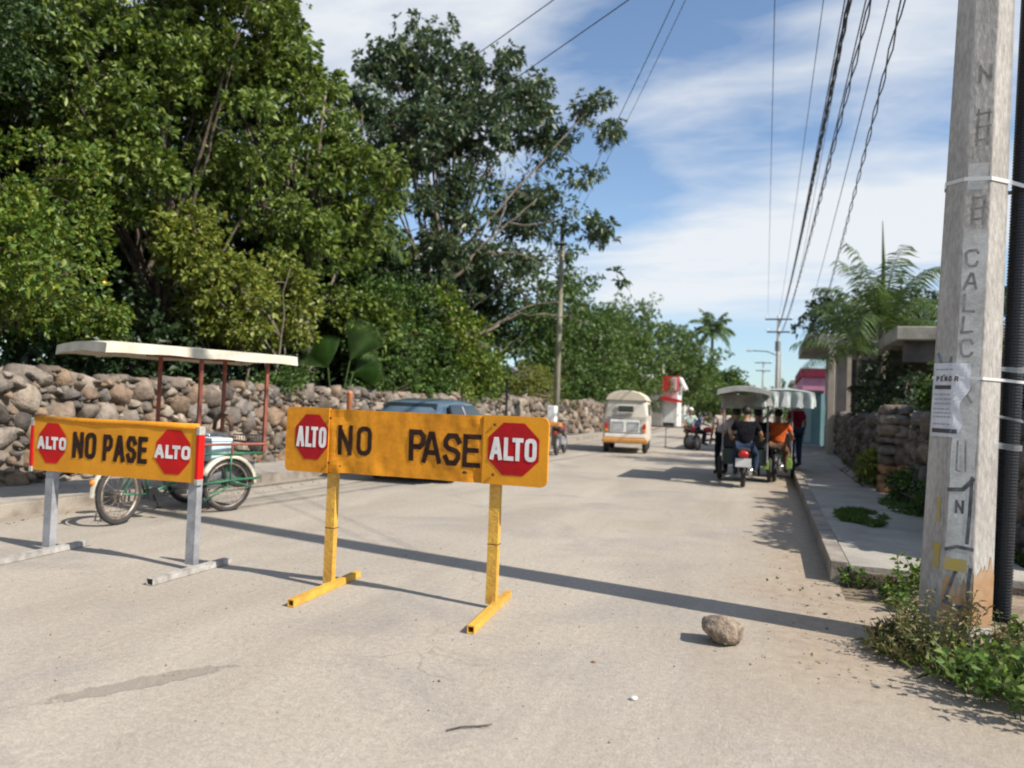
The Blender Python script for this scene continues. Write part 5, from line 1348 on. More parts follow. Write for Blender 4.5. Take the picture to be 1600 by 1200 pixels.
q = MB(); q.box((0, .62, .78), (1.0, .4, .1)); q.box((0, .42, 1.0), (1.0, .08, .4)); q.build('bench', M['rubber'], rt, bevel=.03)
bs, dk, wc = cloth('blue_shirt', (.06, .12, .26)), cloth('navy_shirt', (.02, .03, .06)), cloth('white_cap', (.65, .67, .62))
LEAN = dict(RIDE); LEAN.update(chest=(0, .16, 1.12), neck=(0, .27, 1.25), chin=(0, .33, 1.29), head=(0, .36, 1.36), crown=(0, .36, 1.45), shL=(-.19, .2, 1.2), shR=(.19, .2, 1.2))
person('person in a blue shirt leaning forward on the dark red motor trike', (-2.85, 31.55, 0), R(-78), LEAN, bs, dk)
person('passenger in navy sitting on the dark red motor trike', (-1.9, 31.2, 0), R(-60), SIT, dk, dk)
person('rider in a white cap sitting on the motorcycle beside the dark red motor trike', (-3.15, 31.9, 0.02), R(205), RIDE, cloth('mint_shirt', (.45, .55, .52)), cloth('tan_trousers', (.32, .17, .09)), cap=wc)
tr = thing('barrier_trestle', 'thin dark trestle barrier standing in the street beside the white capped person', 'trestle', (-4.1, 32.2, 0))
q = MB(); q.box((0, 0, .84), (2.1, .05, .05)); q.build('rail', M['black_metal'], tr)
for x in (-.9, .0, .9): q = MB(); q.box((x, 0, .40), (.04, .04, .82)); q.box((x, 0, .02), (.04, .5, .04)); q.build('leg', M['galv'], tr)

# ---- motorcycle mostly hidden behind the right end of the large barricade
mc = thing('parked_motorcycle', 'motorcycle carrying a white box, half hidden behind the right end of the yellow barricade', 'motorcycle', (-6.20, 22.6, 0), R(4))
wheel(mc, (0, .3, .30), .30, .10); wheel(mc, (0, 1.55, .30), .30, .09)
q = MB(); q.tube([(0, .3, .3), (0, .8, .35), (0, 1.2, .5), (0, 1.3, .95)], .03, 8); q.tube([(0, 1.3, .95), (0, 1.55, .3)], .025, 8); q.tube([(0, .1, .72), (0, .9, .68), (0, 1.3, .9)], .03, 8); q.build('frame', M['black_metal'], mc)
q = MB(); q.box((0, .78, .45), (.22, .32, .26)); q.build('engine', M['galv'], mc, bevel=.02)
q = MB(); q.sphere((0, 1.02, .82), .2, 12, (.6, 1.05, .6)); q.build('fuel_tank', M['cab_red'], mc, smooth=True)
q = MB(); q.box((0, .5, .79), (.24, .6, .09)); q.build('seat', M['rubber'], mc, bevel=.03)
q = MB(); q.tube([(-.34, 1.15, 1.04), (0, 1.28, 1.06), (.34, 1.15, 1.04)], .014, 6); q.build('handlebar', M['black_metal'], mc)
q = MB(); q.sphere((0, -.04, .70), .06, 10); q.build('tail_light', M['red_lens'], mc)
mc2 = copy_tree(mc); mc2.location = (-3.3, 31.9-.0, 0); mc2.rotation_euler = (0, 0, R(205)); mc2['label'] = 'motorcycle under the white capped rider beside the dark red motor trike'
for o_ in (mc, mc2): o_['group'] = 'motorcycles'
q = MB(); q.box((0, 0, .25), (.26, .3, .50)); wbx = q.build('white_box', M['white_plastic'], None, bevel=.03); wbx.location = (-6.33, 22.65, 1.02); tag(wbx, 'upright white box strapped on the motorcycle behind the yellow barricade', 'box')
q = MB(); q.box((0, 0, .955), (.34, .46, .12)); q.build('rack', M['bumper_orange'], mc, bevel=.02)

# ================================================================== buildings
M['plaster_grey'] = mat('plaster_grey', (0.36, 0.33, 0.31), 0.9, color2=(0.27, 0.25, 0.235), vscale=1.5, bump=.2)
M['plaster_white'] = mat('plaster_white', (0.70, 0.69, 0.66), 0.85, color2=(0.56, 0.55, 0.52), vscale=1.8)
M['plaster_beige'] = mat('plaster_beige', (0.44, 0.38, 0.31), 0.9, color2=(0.34, 0.29, 0.24), vscale=1.8)
M['concrete_stained'] = mat('concrete_stained', (0.38, 0.36, 0.31), 0.9, color2=(0.17, 0.16, 0.13), vscale=1.4, bump=.3, var2=.15)
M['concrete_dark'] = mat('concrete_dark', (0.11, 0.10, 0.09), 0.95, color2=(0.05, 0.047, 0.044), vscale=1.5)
M['shop_red'] = mat('shop_red', (0.55, 0.02, 0.025), 0.5, var=.1)
M['pink'] = mat('pink_wall', (0.60, 0.27, 0.38), 0.85, var=.15, vscale=3)
M['maroon'] = mat('maroon', (0.22, 0.015, 0.05), 0.8, var=.2)
M['turquoise'] = mat('turquoise_wall', (0.30, 0.52, 0.54), 0.85, color2=(.24, .44, .47), vscale=2)
M['opening'] = mat('dark_opening', (0.02, 0.02, 0.022), 0.6)
M['wall_red'] = mat('wall_red', (.38, .03, .025), .8, var=.15)
sh = thing('corner_shop', 'small white and red shop far down the left side behind the pale van', 'shop', (-10.6, 74, 0))
q = MB(); q.box((-.2, 0, 1.9), (3.0, 8, 4.0)); q.build('wall', M['plaster_grey'], sh, bevel=.02)
q = MB(); q.box((1.75, -2.2, 1.85), (1.7, 3.2, 3.9)); w_ = q.build('front_wall', M['plaster_white'], sh, bevel=.02)
q = MB(); q.box((1.82, -3.815, 1.55), (.72, .04, 2.2)); q.build('door', M['van_white'], sh); q = MB(); q.box((1.88, -3.82, .25), (1.0, .06, .35)); q.build('black_plinth', M['opening'], sh)
q = MB(); q.box((1.9, -3.93, 3.95), (1.55, .3, 1.35)); sg = q.build('sign_box', M['shop_red'], sh, bevel=.02)
q = MB(); q.box((2.28, -4.10, 3.95), (.52, .04, 1.15)); q.build('sign_letters_panel', M['sign_white'], sg)
q = MB()
for zz in (3.55, 3.80, 4.05, 4.3): q.box((2.28, -4.13, zz), (.30, .02, .07))
q.box((2.12, -4.131, 3.92), (.06, .02, .66)); q.build('sign_letters', M['shop_red'], sg)
q = MB(); q.prism([(1.2, 2.45), (3.0, 2.25), (3.0, 2.5), (1.2, 2.85)], -4.25, -3.84); q.build('awning', M['shop_red'], sh)
q = MB(); q.prism([(2.72, 4.6), (3.25, 3.55), (3.05, 3.4), (2.6, 4.5)], -3.7, -1.2); q.build('side_awning', M['sign_white'], sh)
q = MB(); q.lathe([(.001, -.8), (.42, -.75), (.45, 0), (.42, .75), (.001, .8)], 14, TR((-.6, -2.5, 4.42), 0) @ Matrix.Rotation(PI/2, 4, 'Y')); q.build('water_tank', M['sign_white'], sh, smooth=True)
q = MB(); q.tube([(1.25, -3.9, 3.9), (1.25, -3.9, 5.7)], .1, 8); q.build('pipe', M['leaf_yellow'] if False else mat('pale_green', (.45, .5, .32), .7), sh)
for i, (x, y, w, d, h, mm, lb) in enumerate(((-6.4, 96, 3.5, 6, 3.2, 'plaster_white', 'low white house beyond the corner shop'),)):
    b = thing('house', lb, 'house', (-11.5, y, 0)); q = MB(); q.box((0, 0, h/2), (w, d, h)); q.build('wall', M[mm], b); q = MB(); q.box((0, 0, h+.1), (w+.4, d+.4, .2)); q.build('roof', M['concrete_stained'], b)
    q = MB(); q.box((.6, -d/2-.02, 1.05), (.9, .05, 2.1)); q.build('door', M['opening'], b)

# right: house with flat slab behind the stone wall
hs = thing('carport', 'flat concrete slab roof with a deep dark porch behind the right stone wall', 'porch', (5.85, 20.5, .18))
q = MB(); q.box((0.0, 0, 3.25), (6.5, 3.2, .30)); q.build('roof_slab', M['concrete_stained'], hs, bevel=.02)
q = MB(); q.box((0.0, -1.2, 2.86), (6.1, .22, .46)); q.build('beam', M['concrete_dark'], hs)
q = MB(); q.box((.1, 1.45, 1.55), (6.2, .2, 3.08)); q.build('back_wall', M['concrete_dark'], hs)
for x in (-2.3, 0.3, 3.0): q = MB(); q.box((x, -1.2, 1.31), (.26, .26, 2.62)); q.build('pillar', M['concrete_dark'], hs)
q = MB(); q.box((-1.2, 1.33, 1.05), (.95, .06, 2.1)); q.build('door', M['opening'], hs)
q = MB(); q.box((1.4, 1.33, 1.5), (1.2, .05, 1.0)); q.build('window', M['glass_dark'], hs)
# right: grey building with an overhanging concrete awning
gb = thing('street_house', 'grey house with an overhanging stained concrete awning at the end of the right stone wall', 'house', (4.2, 33.5, 0))
q = MB(); q.box((0, 0, 2.0), (3.9, 6.6, 4.1)); q.build('wall', M['plaster_grey'], gb, bevel=.02)
q = MB(); q.box((-.55, -.2, 4.26), (5.1, 7.6, .40)); q.build('awning', M['concrete_stained'], gb, bevel=.03)
q = MB(); q.box((-2.20, -3.9, 2.0), (.24, .24, 4.08)); q.build('pillar', M['plaster_beige'], gb, bevel=.02)
q = MB(); q.box((-1.62, -3.9, 2.0), (.14, .14, 4.08)); q.build('pillar', M['plaster_beige'], gb)
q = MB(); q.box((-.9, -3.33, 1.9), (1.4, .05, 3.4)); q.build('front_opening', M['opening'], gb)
q = MB(); q.box((-1.97, .8, 1.25), (.05, 1.1, 2.3)); q.build('door', M['opening'], gb); q = MB(); q.box((-1.975, -1.6, 1.05), (.05, 1.2, .9)); q.build('red_panel', M['wall_red'], gb)
q = MB(); q.box((-1.97, 2.4, 1.6), (.05, 1.0, 1.0)); q.build('window', M['glass_dark'], gb)
pb = thing('pink_house', 'pink walled house with maroon trim beyond the overhanging awning on the right', 'house', (3.6, 44.5, 0))
q = MB(); q.box((0, 0, 1.75), (4.4, 9, 3.3)); q.build('wall', M['pink'], pb, bevel=.02)
q = MB(); q.box((0, 0, 3.62), (4.6, 9.2, .42)); q.build('parapet', M['maroon'], pb)
q = MB(); q.box((-.1, -4.53, 2.4), (.3, .08, 2.0)); q.build('corner_trim', M['maroon'], pb)
q = MB(); q.box((-1.1, -4.54, 1.35), (2.1, .08, 2.5)); q.build('turquoise_base', M['turquoise'], pb); q = MB(); q.box((-2.24, -2, 1.2), (.06, 1.0, 2.2)); q.build('door', M['opening'], pb); q = MB(); q.box((-2.24, .6, 1.7), (.06, 1.2, 1.1)); q.build('window', M['glass_dark'], pb)
tb = thing('street_kiosk', 'small pale turquoise kiosk standing on the right pavement beyond the trikes', 'kiosk', (1.45, 37.2, .17))
q = MB(); q.box((0, 0, 1.2), (1.25, 1.4, 2.3)); q.build('wall', M['turquoise'], tb, bevel=.02); q = MB(); q.box((.1, -.72, 1.15), (.28, .05, 1.9)); q.build('pale_strip', mat('pale_turquoise', (.5, .66, .68), .8), tb); q = MB(); q.box((-.30, -.72, 1.45), (.30, .05, .6)); q.build('window', M['glass_dark'], tb)
q = MB(); q.box((0, -.05, 2.42), (1.45, 1.6, .12)); q.build('roof', M['plaster_grey'], tb); q = MB(); q.box((0, 0, .02), (1.35, 1.5, .12)); q.build('base', M['plaster_white'], tb)
for i, (x, y, w, d, h, mm, lb) in enumerate(((3.9, 58, 5, 9, 3.6, 'plaster_white', 'white low house farther along the right side beyond the pink house'), (4.2, 74, 5, 12, 3.4, 'plaster_grey', 'grey low house far along the right side beneath the crossarm pole'))):
    b = thing('house', lb, 'house', (x, y, 0)); q = MB(); q.box((0, 0, h/2), (w, d, h)); q.build('wall', M[mm], b); q = MB(); q.box((0, 0, h+.1), (w+.5, d+.4, .2)); q.build('roof', M['concrete_stained'], b)
    q = MB(); q.box((-w/2-.02, -1, 1.05), (.06, 1.0, 2.1)); q.build('door', M['opening'], b)
wb_ = thing('garden_house', 'white gable seen through leaves behind the left wall, left of the slender pole', 'house', (-12.8, 37.5, .3))
q = MB(); q.prism([(-1.3, 0), (1.3, 0), (1.3, 2.3), (.0, 3.0), (-1.3, 2.3)], -2, 2); q.build('wall', M['plaster_white'], wb_); q = MB(); q.prism([(-1.5, 2.25), (0, 3.07), (1.5, 2.25), (1.5, 2.38), (0, 3.2), (-1.5, 2.38)], -2.2, 2.2); q.build('roof', M['plaster_grey'], wb_); q = MB(); q.box((0.2, -2.03, 1.3), (.7, .05, .8)); q.build('window', M['glass_dark'], wb_)
op = thing('marker_post', 'short orange post standing against the left rubble wall above the yellow barricade', 'post', (-9.22, 15.6, 0.13))
q = MB(); q.tube([(0, 0, 0), (0, 0, 1.48)], .065, 12); q.lathe([(.065, 0), (.06, .04), (.0, .07)], 12, TR((0, 0, 1.48))); q.build('tube', mat('faded_orange', (.55, .20, .09), .6, var=.2), op, smooth=True); q = MB(); q.lathe([(.12, 0), (.12, .03), (.07, .05)], 14); q.build('foot', M['pole_concrete'], op)
dpst = thing('fence_post', 'thin dark post against the left rubble wall, left of the motorcycle', 'post', (-9.05, 26.2, .13)); q = MB(); q.tube([(0, 0, 0), (0, 0, 2.3)], .045, 8); q.build('shaft', M['black_metal'], dpst); q = MB(); q.box((0, 0, 2.32), (.1, .1, .04)); q.build('cap', M['galv'], dpst)
dt = thing('utility_pole', 'dark weathered post stub beyond the conduit at the right edge', 'post', (3.75, 11.2, .15)); q = MB(); q.tube([(0, 0, 0), (.02, 0, 1.5), (0, 0, 2.95)], [.16, .14, .13], 9); q.build('shaft', M['bark_dark'], dt); q = MB(); q.lathe([(.15, 0), (.15, .05), (.0, .06)], 9, TR((0, 0, 2.95))); q.build('cap', M['concrete_dark'], dt)

# ---- stone and litter on the road
rk, rkf = broken_stone(12, 22, 2, .2, .8)
rk = rk*np.array([.145, .12, .105])
M['rock'] = mat('rock', (0.33, 0.26, 0.19), .95, color2=(0.12, 0.09, 0.075), vscale=20, bump=.9, bscale=38, var2=.2)
ro = npmesh('loose_rock', rk, rkf, M['rock']); ro.location = (-0.27, 5.25, 0.078); ro.rotation_euler = (R(20), R(-12), R(200)); tag(ro, 'single rough stone lying on the road left of the concrete pole', 'stone')
def pebble(name, label, cat, loc, s, m, sd):
    v = ICO2[0].copy(); r_ = np.random.RandomState(sd)
    for _ in range(5):
        d = r_.normal(size=3); d /= np.linalg.norm(d); t_ = v@d; v = v-np.outer(np.maximum(t_-.7, 0), d)
    o = npmesh(name, v*np.array(s), ICO2[1], m); o.location = loc; tag(o, label, cat)
pebble('pebble', 'small white chip of stone on the road below the loose rock', 'pebble', (-.63, 4.02, .01), (.022, .016, .012), M['sign_white'], 1)
pebble('pebble', 'tiny pinkish chip on the road left of the white chip', 'pebble', (-.95, 4.5, .008), (.014, .012, .008), M['stone_red'], 2)
tw = MB(); tw.tube([(0, 0, .006), (.06, .035, .012), (.14, .06, .01), (.20, .10, .007)], [.005, .004, .004, .002], 5); tw.tube([(.14, .06, .01), (.19, .055, .012)], [.003, .0015], 4)
two = tw.build('twig', M['bark_dark'], None); two.location = (-1.36, 3.28, .0); two.rotation_euler = (0, 0, R(15)); tag(two, 'small dry twig on the road at the bottom of the photo', 'twig')
# scattered grit
rs = np.random.RandomState(5); VV = []; FF = []; n = 0
for i in range(900):
    if i < 350: x, y = rs.uniform(-7, 2), rs.uniform(2.6, 7.5)
    elif i < 650: x, y = rs.normal(.4, .45), rs.uniform(4.5, 14)
    else: x, y = -8.05+abs(rs.normal(0, .25)), rs.uniform(5, 16)
    if x > .5 and y > 7.4: continue
    s_ = rs.uniform(.0025, .007)*(1.6 if rs.rand() < .06 else 1)
    VV.append(np.array([[1, 0, 0], [-1, 0, 0], [0, 1, 0], [0, -1, 0], [0, 0, 1], [0, 0, -.6]])*s_*rs.uniform(.6, 1.3, (6, 3))+np.array([x, y, s_*.3])); FF.append(np.array([[0, 2, 4], [2, 1, 4], [1, 3, 4], [3, 0, 4], [2, 0, 5], [1, 2, 5], [3, 1, 5], [0, 3, 5]])+n); n += 6
tag(npmesh('grit', np.concatenate(VV), np.concatenate(FF), M['stone']), kind='stuff')
# ================================================================== vegetation
def leaf_arrays(rs, C, D, L, W, fold=0.25, droop=0.15):
    """C (n,3) stalk points, D (n,3) unit directions, L, W lengths"""
    n = len(C); side = np.cross(D, rs.normal(size=(n, 3))); side /= np.linalg.norm(side, axis=1)[:, None]+1e-9
    up = np.cross(side, D)
    L = L[:, None]; W = W[:, None]
    tip = C+D*L-np.array([0, 0, 1.0])*L*droop
    mid = C+D*L*0.48
    a = mid+side*W*0.5+up*W*fold; b = mid-side*W*0.5+up*W*fold
    V = np.stack([C, a, tip, b], 1).reshape(-1, 3)
    i = np.arange(n)*4
    F = np.concatenate([np.stack([i, i+1, i+2], 1), np.stack([i, i+2, i+3], 1)])
    return V, F
def clump_leaves(rs, centers, rad, per, L, W, outward=None, droop=0.15, flat=0.75, k=5):
    """leaves in rosettes: twig ends inside each clump carry a few leaves each"""
    C = []; D = []; SZ = []
    for c, r_ in zip(centers, rad):
        m = max(2, int(per*(r_/np.mean(rad))**2/k))
        d = rs.normal(size=(m, 3)); d /= np.linalg.norm(d, axis=1)[:, None]
        p = c+d*(r_*rs.uniform(.35, 1.0, (m, 1)))*np.array([1, 1, flat])
        cz = rs.uniform(.7, 1.3)
        for q, dd in zip(p, d):
            e = rs.normal(size=(k, 3))*0.8+dd*0.9+np.array([0, 0, .15]); e /= np.linalg.norm(e, axis=1)[:, None]
            C.append(q+e*0.02); D.append(e); SZ.append(np.full(k, cz))
    C = np.concatenate([c if c.ndim == 2 else np.repeat(c[None], k, 0) for c in C]); D = np.concatenate(D)
    n = len(C); SZ = np.concatenate(SZ); return leaf_arrays(rs, C, D, L*SZ*rs.uniform(.6, 1.25, n), W*SZ*rs.uniform(.7, 1.2, n), droop=droop)
def tree(name, label, base, blobs, n_clump, per, L, W, leafm, barkm, seed, clump_r=(.35, .65), trunk_r=.16, trunks=1, hole=0.0, droop=.15, limbs=10, fruits=0, cat='tree', group=None, shell=.55, lean=(0, 0), cutz=None, k=5):
    rs = np.random.RandomState(seed); t = thing(name, label, cat, base, 0, group); B = np.array(base, float)
    vol = np.array([b[3]*b[4]*b[5] for b in blobs])**(2/3); pick = rs.choice(len(blobs), n_clump*3, p=vol/vol.sum())
    cs = []
    for i in pick:
        x, y, z, rx, ry, rz = blobs[i]; d = rs.normal(size=3); d /= np.linalg.norm(d)
        nn = 1+0.30*noise.noise(Vector(tuple(d*1.7+seed)))+0.18*noise.noise(Vector(tuple(d*4+seed)))
        u = (shell+(1-shell)*rs.rand())*nn
        p = np.array([x, y, z])+d*u*np.array([rx, ry, rz])
        if hole and noise.noise(Vector(tuple(p*0.62+seed*3.1))) > hole: continue
        if p[2] < (cutz or 0.6): continue
        cs.append(p)
        if len(cs) >= n_clump: break
    cs = np.array(cs)-B; rad = rs.uniform(*clump_r, len(cs))
    V, F = clump_leaves(rs, cs, rad, per, L, W, droop=droop, k=k)
    # trunk and limbs
    q = MB(); top = cs[:, 2].max(); ctr = cs.mean(0)
    stems = []
    for k in range(trunks):
        a = rs.uniform(0, 2*PI); off = np.array([math.cos(a), math.sin(a), 0])*(0.28*(k > 0)); pts = []; hh = top*rs.uniform(.72, .9)
        for i in range(9):
            u = i/8; w_ = 0.10*hh*0.12
            pts.append(off+np.array([ctr[0]*u**1.3+lean[0]*u+off[0]*3*u, ctr[1]*u**1.3+lean[1]*u+off[1]*3*u, hh*u])+np.array([rs.normal()*w_, rs.normal()*w_, 0])*(i > 0))
        r_ = [trunk_r*(1-.82*i/8)*(1.35 if i == 0 else 1)/(1+.25*(trunks > 1)) for i in range(9)]; q.tube(pts, r_, 8); stems.append((pts, r_))
    ends = []
    for c in cs[rs.permutation(len(cs))[:limbs]]:
        pts, r_ = stems[rs.randint(trunks)]
        i = int(np.clip((c[2]*rs.uniform(.35, .75))/pts[-1][2]*8, 1, 7)); s_ = np.array(pts[i]); e = c; mid = s_*.5+e*.5+np.array([rs.normal()*.2, rs.normal()*.2, .12*np.linalg.norm(e-s_)*rs.uniform(-.3, 1)])
        P = [s_*(1-u)**2+2*mid*u*(1-u)+e*u*u+rs.normal(size=3)*.035*(0 < u < 1) for u in np.linspace(0, 1, 8)]
        r0 = min(r_[i]*.6, .09); q.tube(P, [r0*(1-.85*u)+.006 for u in np.linspace(0, 1, 8)], 6); ends.append(P)
    if ends:
        E_ = np.array([p for P in ends for p in P[3:]])
        for c in cs[rs.permutation(len(cs))[:min(len(cs), limbs*9)]]:
            j = np.argmin(((E_-c)**2).sum(1)); s_ = E_[j]
            if np.linalg.norm(c-s_) > 2.6: continue
            mid = (s_+c)/2+rs.normal(size=3)*.12
            q.tube([s_, mid, c], [.018, .012, .004], 4)
    q.build('trunk', M[barkm], t, smooth=True)
    npmesh('crown', V, F, M[leafm], t)
    if fruits:
        q = MB()
        for c in cs[rs.permutation(len(cs))[:fruits]]: q.sphere(c+rs.normal(size=3)*.3, .045, 8)
        o = q.build('fruit', M['fruit'], t, smooth=True); o['kind'] = 'stuff'
    return t

# near left: citrus tree hanging over the wall
tree('citrus_tree', 'bright green citrus tree with yellow fruit leaning over the wall at the far left', (-11.8, 8.2, .35), [(-11.5, 8.6, 3.5, 1.7, 1.9, 1.35), (-11.9, 10.2, 3.2, 1.2, 1.3, 1.3), (-11.6, 7.2, 4.2, 1.4, 1.3, 1.1), (-12.0, 9.2, 5.1, 1.6, 2.0, .9)], 300, 105, .105, .060, 'leaf_lime', 'bark_dark', 1, (.22, .48), .12, 2, hole=.08, limbs=14, fruits=16, cutz=2.15)
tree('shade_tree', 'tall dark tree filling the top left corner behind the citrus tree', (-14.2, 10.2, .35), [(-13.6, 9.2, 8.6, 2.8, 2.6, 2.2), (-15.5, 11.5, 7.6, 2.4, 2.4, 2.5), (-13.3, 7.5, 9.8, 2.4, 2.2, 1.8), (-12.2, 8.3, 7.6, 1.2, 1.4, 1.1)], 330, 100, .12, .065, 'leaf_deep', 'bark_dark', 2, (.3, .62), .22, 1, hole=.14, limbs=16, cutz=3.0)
tree('leafy_tree', 'tall olive green tree with a slim forked trunk, left of centre behind the canopy tricycle', (-12.6, 13.4, .35), [(-12.5, 14.0, 8.0, 2.4, 2.4, 2.1), (-12.0, 13.0, 10.0, 2.3, 2.0, 1.7), (-12.9, 11.4, 7.7, 2.0, 1.7, 1.9), (-11.6, 15.3, 6.3, 1.3, 1.5, 1.2), (-12.3, 12.4, 5.6, 1.5, 1.0, .8)], 360, 112, .165, .085, 'leaf_olive', 'bark_dark', 3, (.3, .60), .17, 2, k=8, hole=.04, limbs=20, cutz=4.2)
tree('leafy_tree', 'tall light green tree whose crown edge meets the open sky at upper centre left', (-12.2, 18.0, .35), [(-12.6, 17.2, 8.6, 2.2, 2.2, 2.3), (-11.5, 18.8, 7.2, 1.9, 2.1, 1.8), (-13.2, 15.6, 10.4, 2.0, 1.8, 1.9), (-11.2, 17.4, 5.0, 1.3, 1.8, 1.4), (-10.9, 19.2, 3.5, 1.0, 1.3, 1.1)], 400, 112, .185, .10, 'leaf_olive', 'bark_pale', 4, (.32, .62), .18, 2, k=8, hole=.05, limbs=22, cutz=2.2)
tree('leafy_shrub', 'broad yellow green shrub right above the wall behind the tricycle canopy', (-11.3, 14.8, .35), [(-11.0, 13.6, 3.4, .8, 1.0, .8), (-11.1, 15.2, 3.6, .8, 1.1, 1.1), (-11.3, 12.6, 4.4, .8, .8, .7)], 150, 95, .14, .085, 'leaf_yellow', 'bark_pale', 5, (.25, .48), .06, 3, hole=.30, limbs=10, cat='shrub', cutz=2.0)
tree('garden_shrub', 'mid green shrub spilling over the wall behind the dark blue car', (-10.9, 20.6, .35), [(-10.5, 19.3, 2.9, .9, 1.6, 1.3), (-10.3, 22.2, 2.7, .8, 1.7, 1.3), (-10.9, 20.6, 4.3, 1.2, 1.8, .9)], 190, 85, .15, .09, 'leaf_mid', 'bark_dark', 6, (.28, .5), .06, 3, hole=.32, limbs=10, cat='shrub', cutz=1.2)
tree('garden_shrub', 'bright green shrub over the wall just left of the slender pole', (-10.9, 24.8, .35), [(-10.3, 24.6, 3.2, .9, 1.7, 1.7), (-10.4, 27.0, 2.9, .8, 1.4, 1.4), (-10.8, 23.2, 4.6, 1.1, 1.3, .9)], 170, 80, .16, .095, 'leaf_lime', 'bark_dark', 7, (.3, .55), .06, 3, hole=.32, limbs=8, cat='shrub', cutz=1.3)
# the tall open tree with pale limbs against the sky
tree('open_tree', 'tall open grey green tree with pale branching limbs showing sky between its leaves', (-11.7, 25.2, .35), [(-12.5, 23.2, 12.9, 1.1, 1.1, 1.1), (-13.0, 21.6, 10.8, 1.2, 1.2, 1.3), (-12.9, 20.8, 9.2, 1.0, 1.0, 1.3), (-11.9, 24.6, 13.4, 1.8, 1.8, 1.8), (-10.3, 26.2, 14.2, 1.4, 1.4, 1.5), (-9.0, 27.5, 13.0, 1.3, 1.3, 1.3), (-8.3, 28.2, 11.4, 1.1, 1.1, 1.2), (-10.3, 26.0, 11.4, 2.0, 1.8, 1.7), (-12.0, 24.0, 11.0, 2.0, 1.8, 1.9), (-7.9, 27.3, 8.7, 1.0, 1.0, .9), (-8.9, 27.0, 8.8, 1.3, 1.2, 1.1), (-10.3, 25.4, 8.8, 1.5, 1.5, 1.4), (-12.0, 23.4, 8.4, 1.7, 1.6, 1.8), (-11.2, 24.6, 6.2, 1.9, 1.6, 1.5), (-9.6, 26.6, 6.6, 1.4, 1.2, .9), (-6.0, 28, 11.8, .8, .8, .8), (-6.9, 28, 10.6, .9, .9, .9), (-5.4, 28, 6.4, .8, .8, .45), (-6.9, 28, 12.9, .9, .9, .9), (-6.4, 27.5, 8.0, .8, .8, .6)], 520, 76, .24, .10, 'leaf_grey', 'bark_pale', 8, (.30, .58), .19, 2, k=6, hole=.16, limbs=26, droop=.3, shell=.35)
q = MB()
op_t = thing('dead_branch_tree', 'leaning pale tree with a long crooked bare branch reaching right to the slender pole', 'tree', (-11.2, 24.0, .35))
rs = np.random.RandomState(31)
def limb(q, P, r0, r1, wig=.05):
    P = [np.array(p, float) for p in P]; out = []
    for i in range(len(P)-1):
        for u in np.linspace(0, 1, 5)[:-1]: out.append(P[i]*(1-u)+P[i+1]*u+rs.normal(size=3)*wig)
    out.append(P[-1]); n_ = len(out); q.tube(out, [r0+(r1-r0)*i/(n_-1) for i in range(n_)], 7)
limb(q, [(0, 0, 0), (.25, .1, 2.3), (.5, .2, 3.9), (.3, .3, 6.2), (-.1, .2, 8.2)], .15, .06)
limb(q, [(.45, .2, 3.6), (1.0, .3, 3.75), (1.8, .5, 3.5), (2.6, .9, 4.1), (3.9, 1.4, 4.4), (5.2, 1.7, 4.1)], .075, .018, .05)
limb(q, [(1.8, .5, 3.5), (2.3, .6, 3.9), (3.2, .9, 4.6), (4.4, 1.2, 4.7)], .04, .012, .05)
limb(q, [(.4, .2, 5.0), (1.4, .5, 6.2), (2.4, .9, 7.4), (3.4, 1.3, 8.4)], .07, .018, .06)
limb(q, [(1.4, .5, 6.2), (2.4, .6, 6.3), (3.6, .9, 6.0), (4.6, 1.1, 6.4)], .045, .012, .06)
limb(q, [(1.9, .7, 6.8), (2.3, .8, 8.0), (2.2, .9, 9.4)], .04, .012, .05)
limb(q, [(2.4, .9, 7.4), (3.4, 1.0, 7.3), (4.4, 1.4, 7.8)], .035, .01, .05)
limb(q, [(1.0, .3, 3.75), (1.6, .2, 3.3), (2.4, .3, 3.0), (3.2, .4, 3.3)], .03, .01, .05)
q.build('trunk', M['bark_pale'], op_t, smooth=True)
cs = np.array([(4.8, 1.5, 4.3), (3.4, 1.3, 8.6), (4.7, 1.2, 6.5), (2.2, .9, 9.6), (4.5, 1.4, 8.0), (-.1, .2, 8.5), (-.5, .4, 7.4), (3.3, .5, 3.2), (.6, .6, 7.7)]); V, F = clump_leaves(rs, cs, np.full(len(cs), .45), 40, .19, .09, droop=.3); npmesh('crown', V, F, M['leaf_grey'], op_t)
# fill behind: rows of darker trees
rs0 = np.random.RandomState(77)
fills = [(-12.9, 21.5, 7.4, 2.1), (-12.6, 27.5, 8.0, 2.4), (-16.5, 8, 10.5, 3.1), (-17.0, 13.5, 11.5, 3.3), (-16.6, 19.5, 11.0, 3.2), (-15.6, 14.8, 7.5, 2.6), (-15.8, 24.5, 8.2, 3.0), (-14.4, 21.0, 6.5, 2.3), (-19, 31, 8.5, 3.4), (-14.2, 29.5, 6.2, 2.4), (-21, 22, 13, 3.6), (-21, 12, 13, 3.6)]
pos = ['just behind the feather palm and the dark blue car', 'behind the crooked bare branch and slender pole', 'behind the citrus tree on the far left', 'behind the canopy tricycle', 'behind the light green tree at upper centre left', 'low between the two olive green trees', 'behind the trunks of the tall open tree', 'under the crown edge above the dark blue car', 'deep behind the tall open tree', 'low behind the crooked bare branch', 'at the back of the grove behind the tall open tree', 'at the back of the grove behind the canopy tricycle']
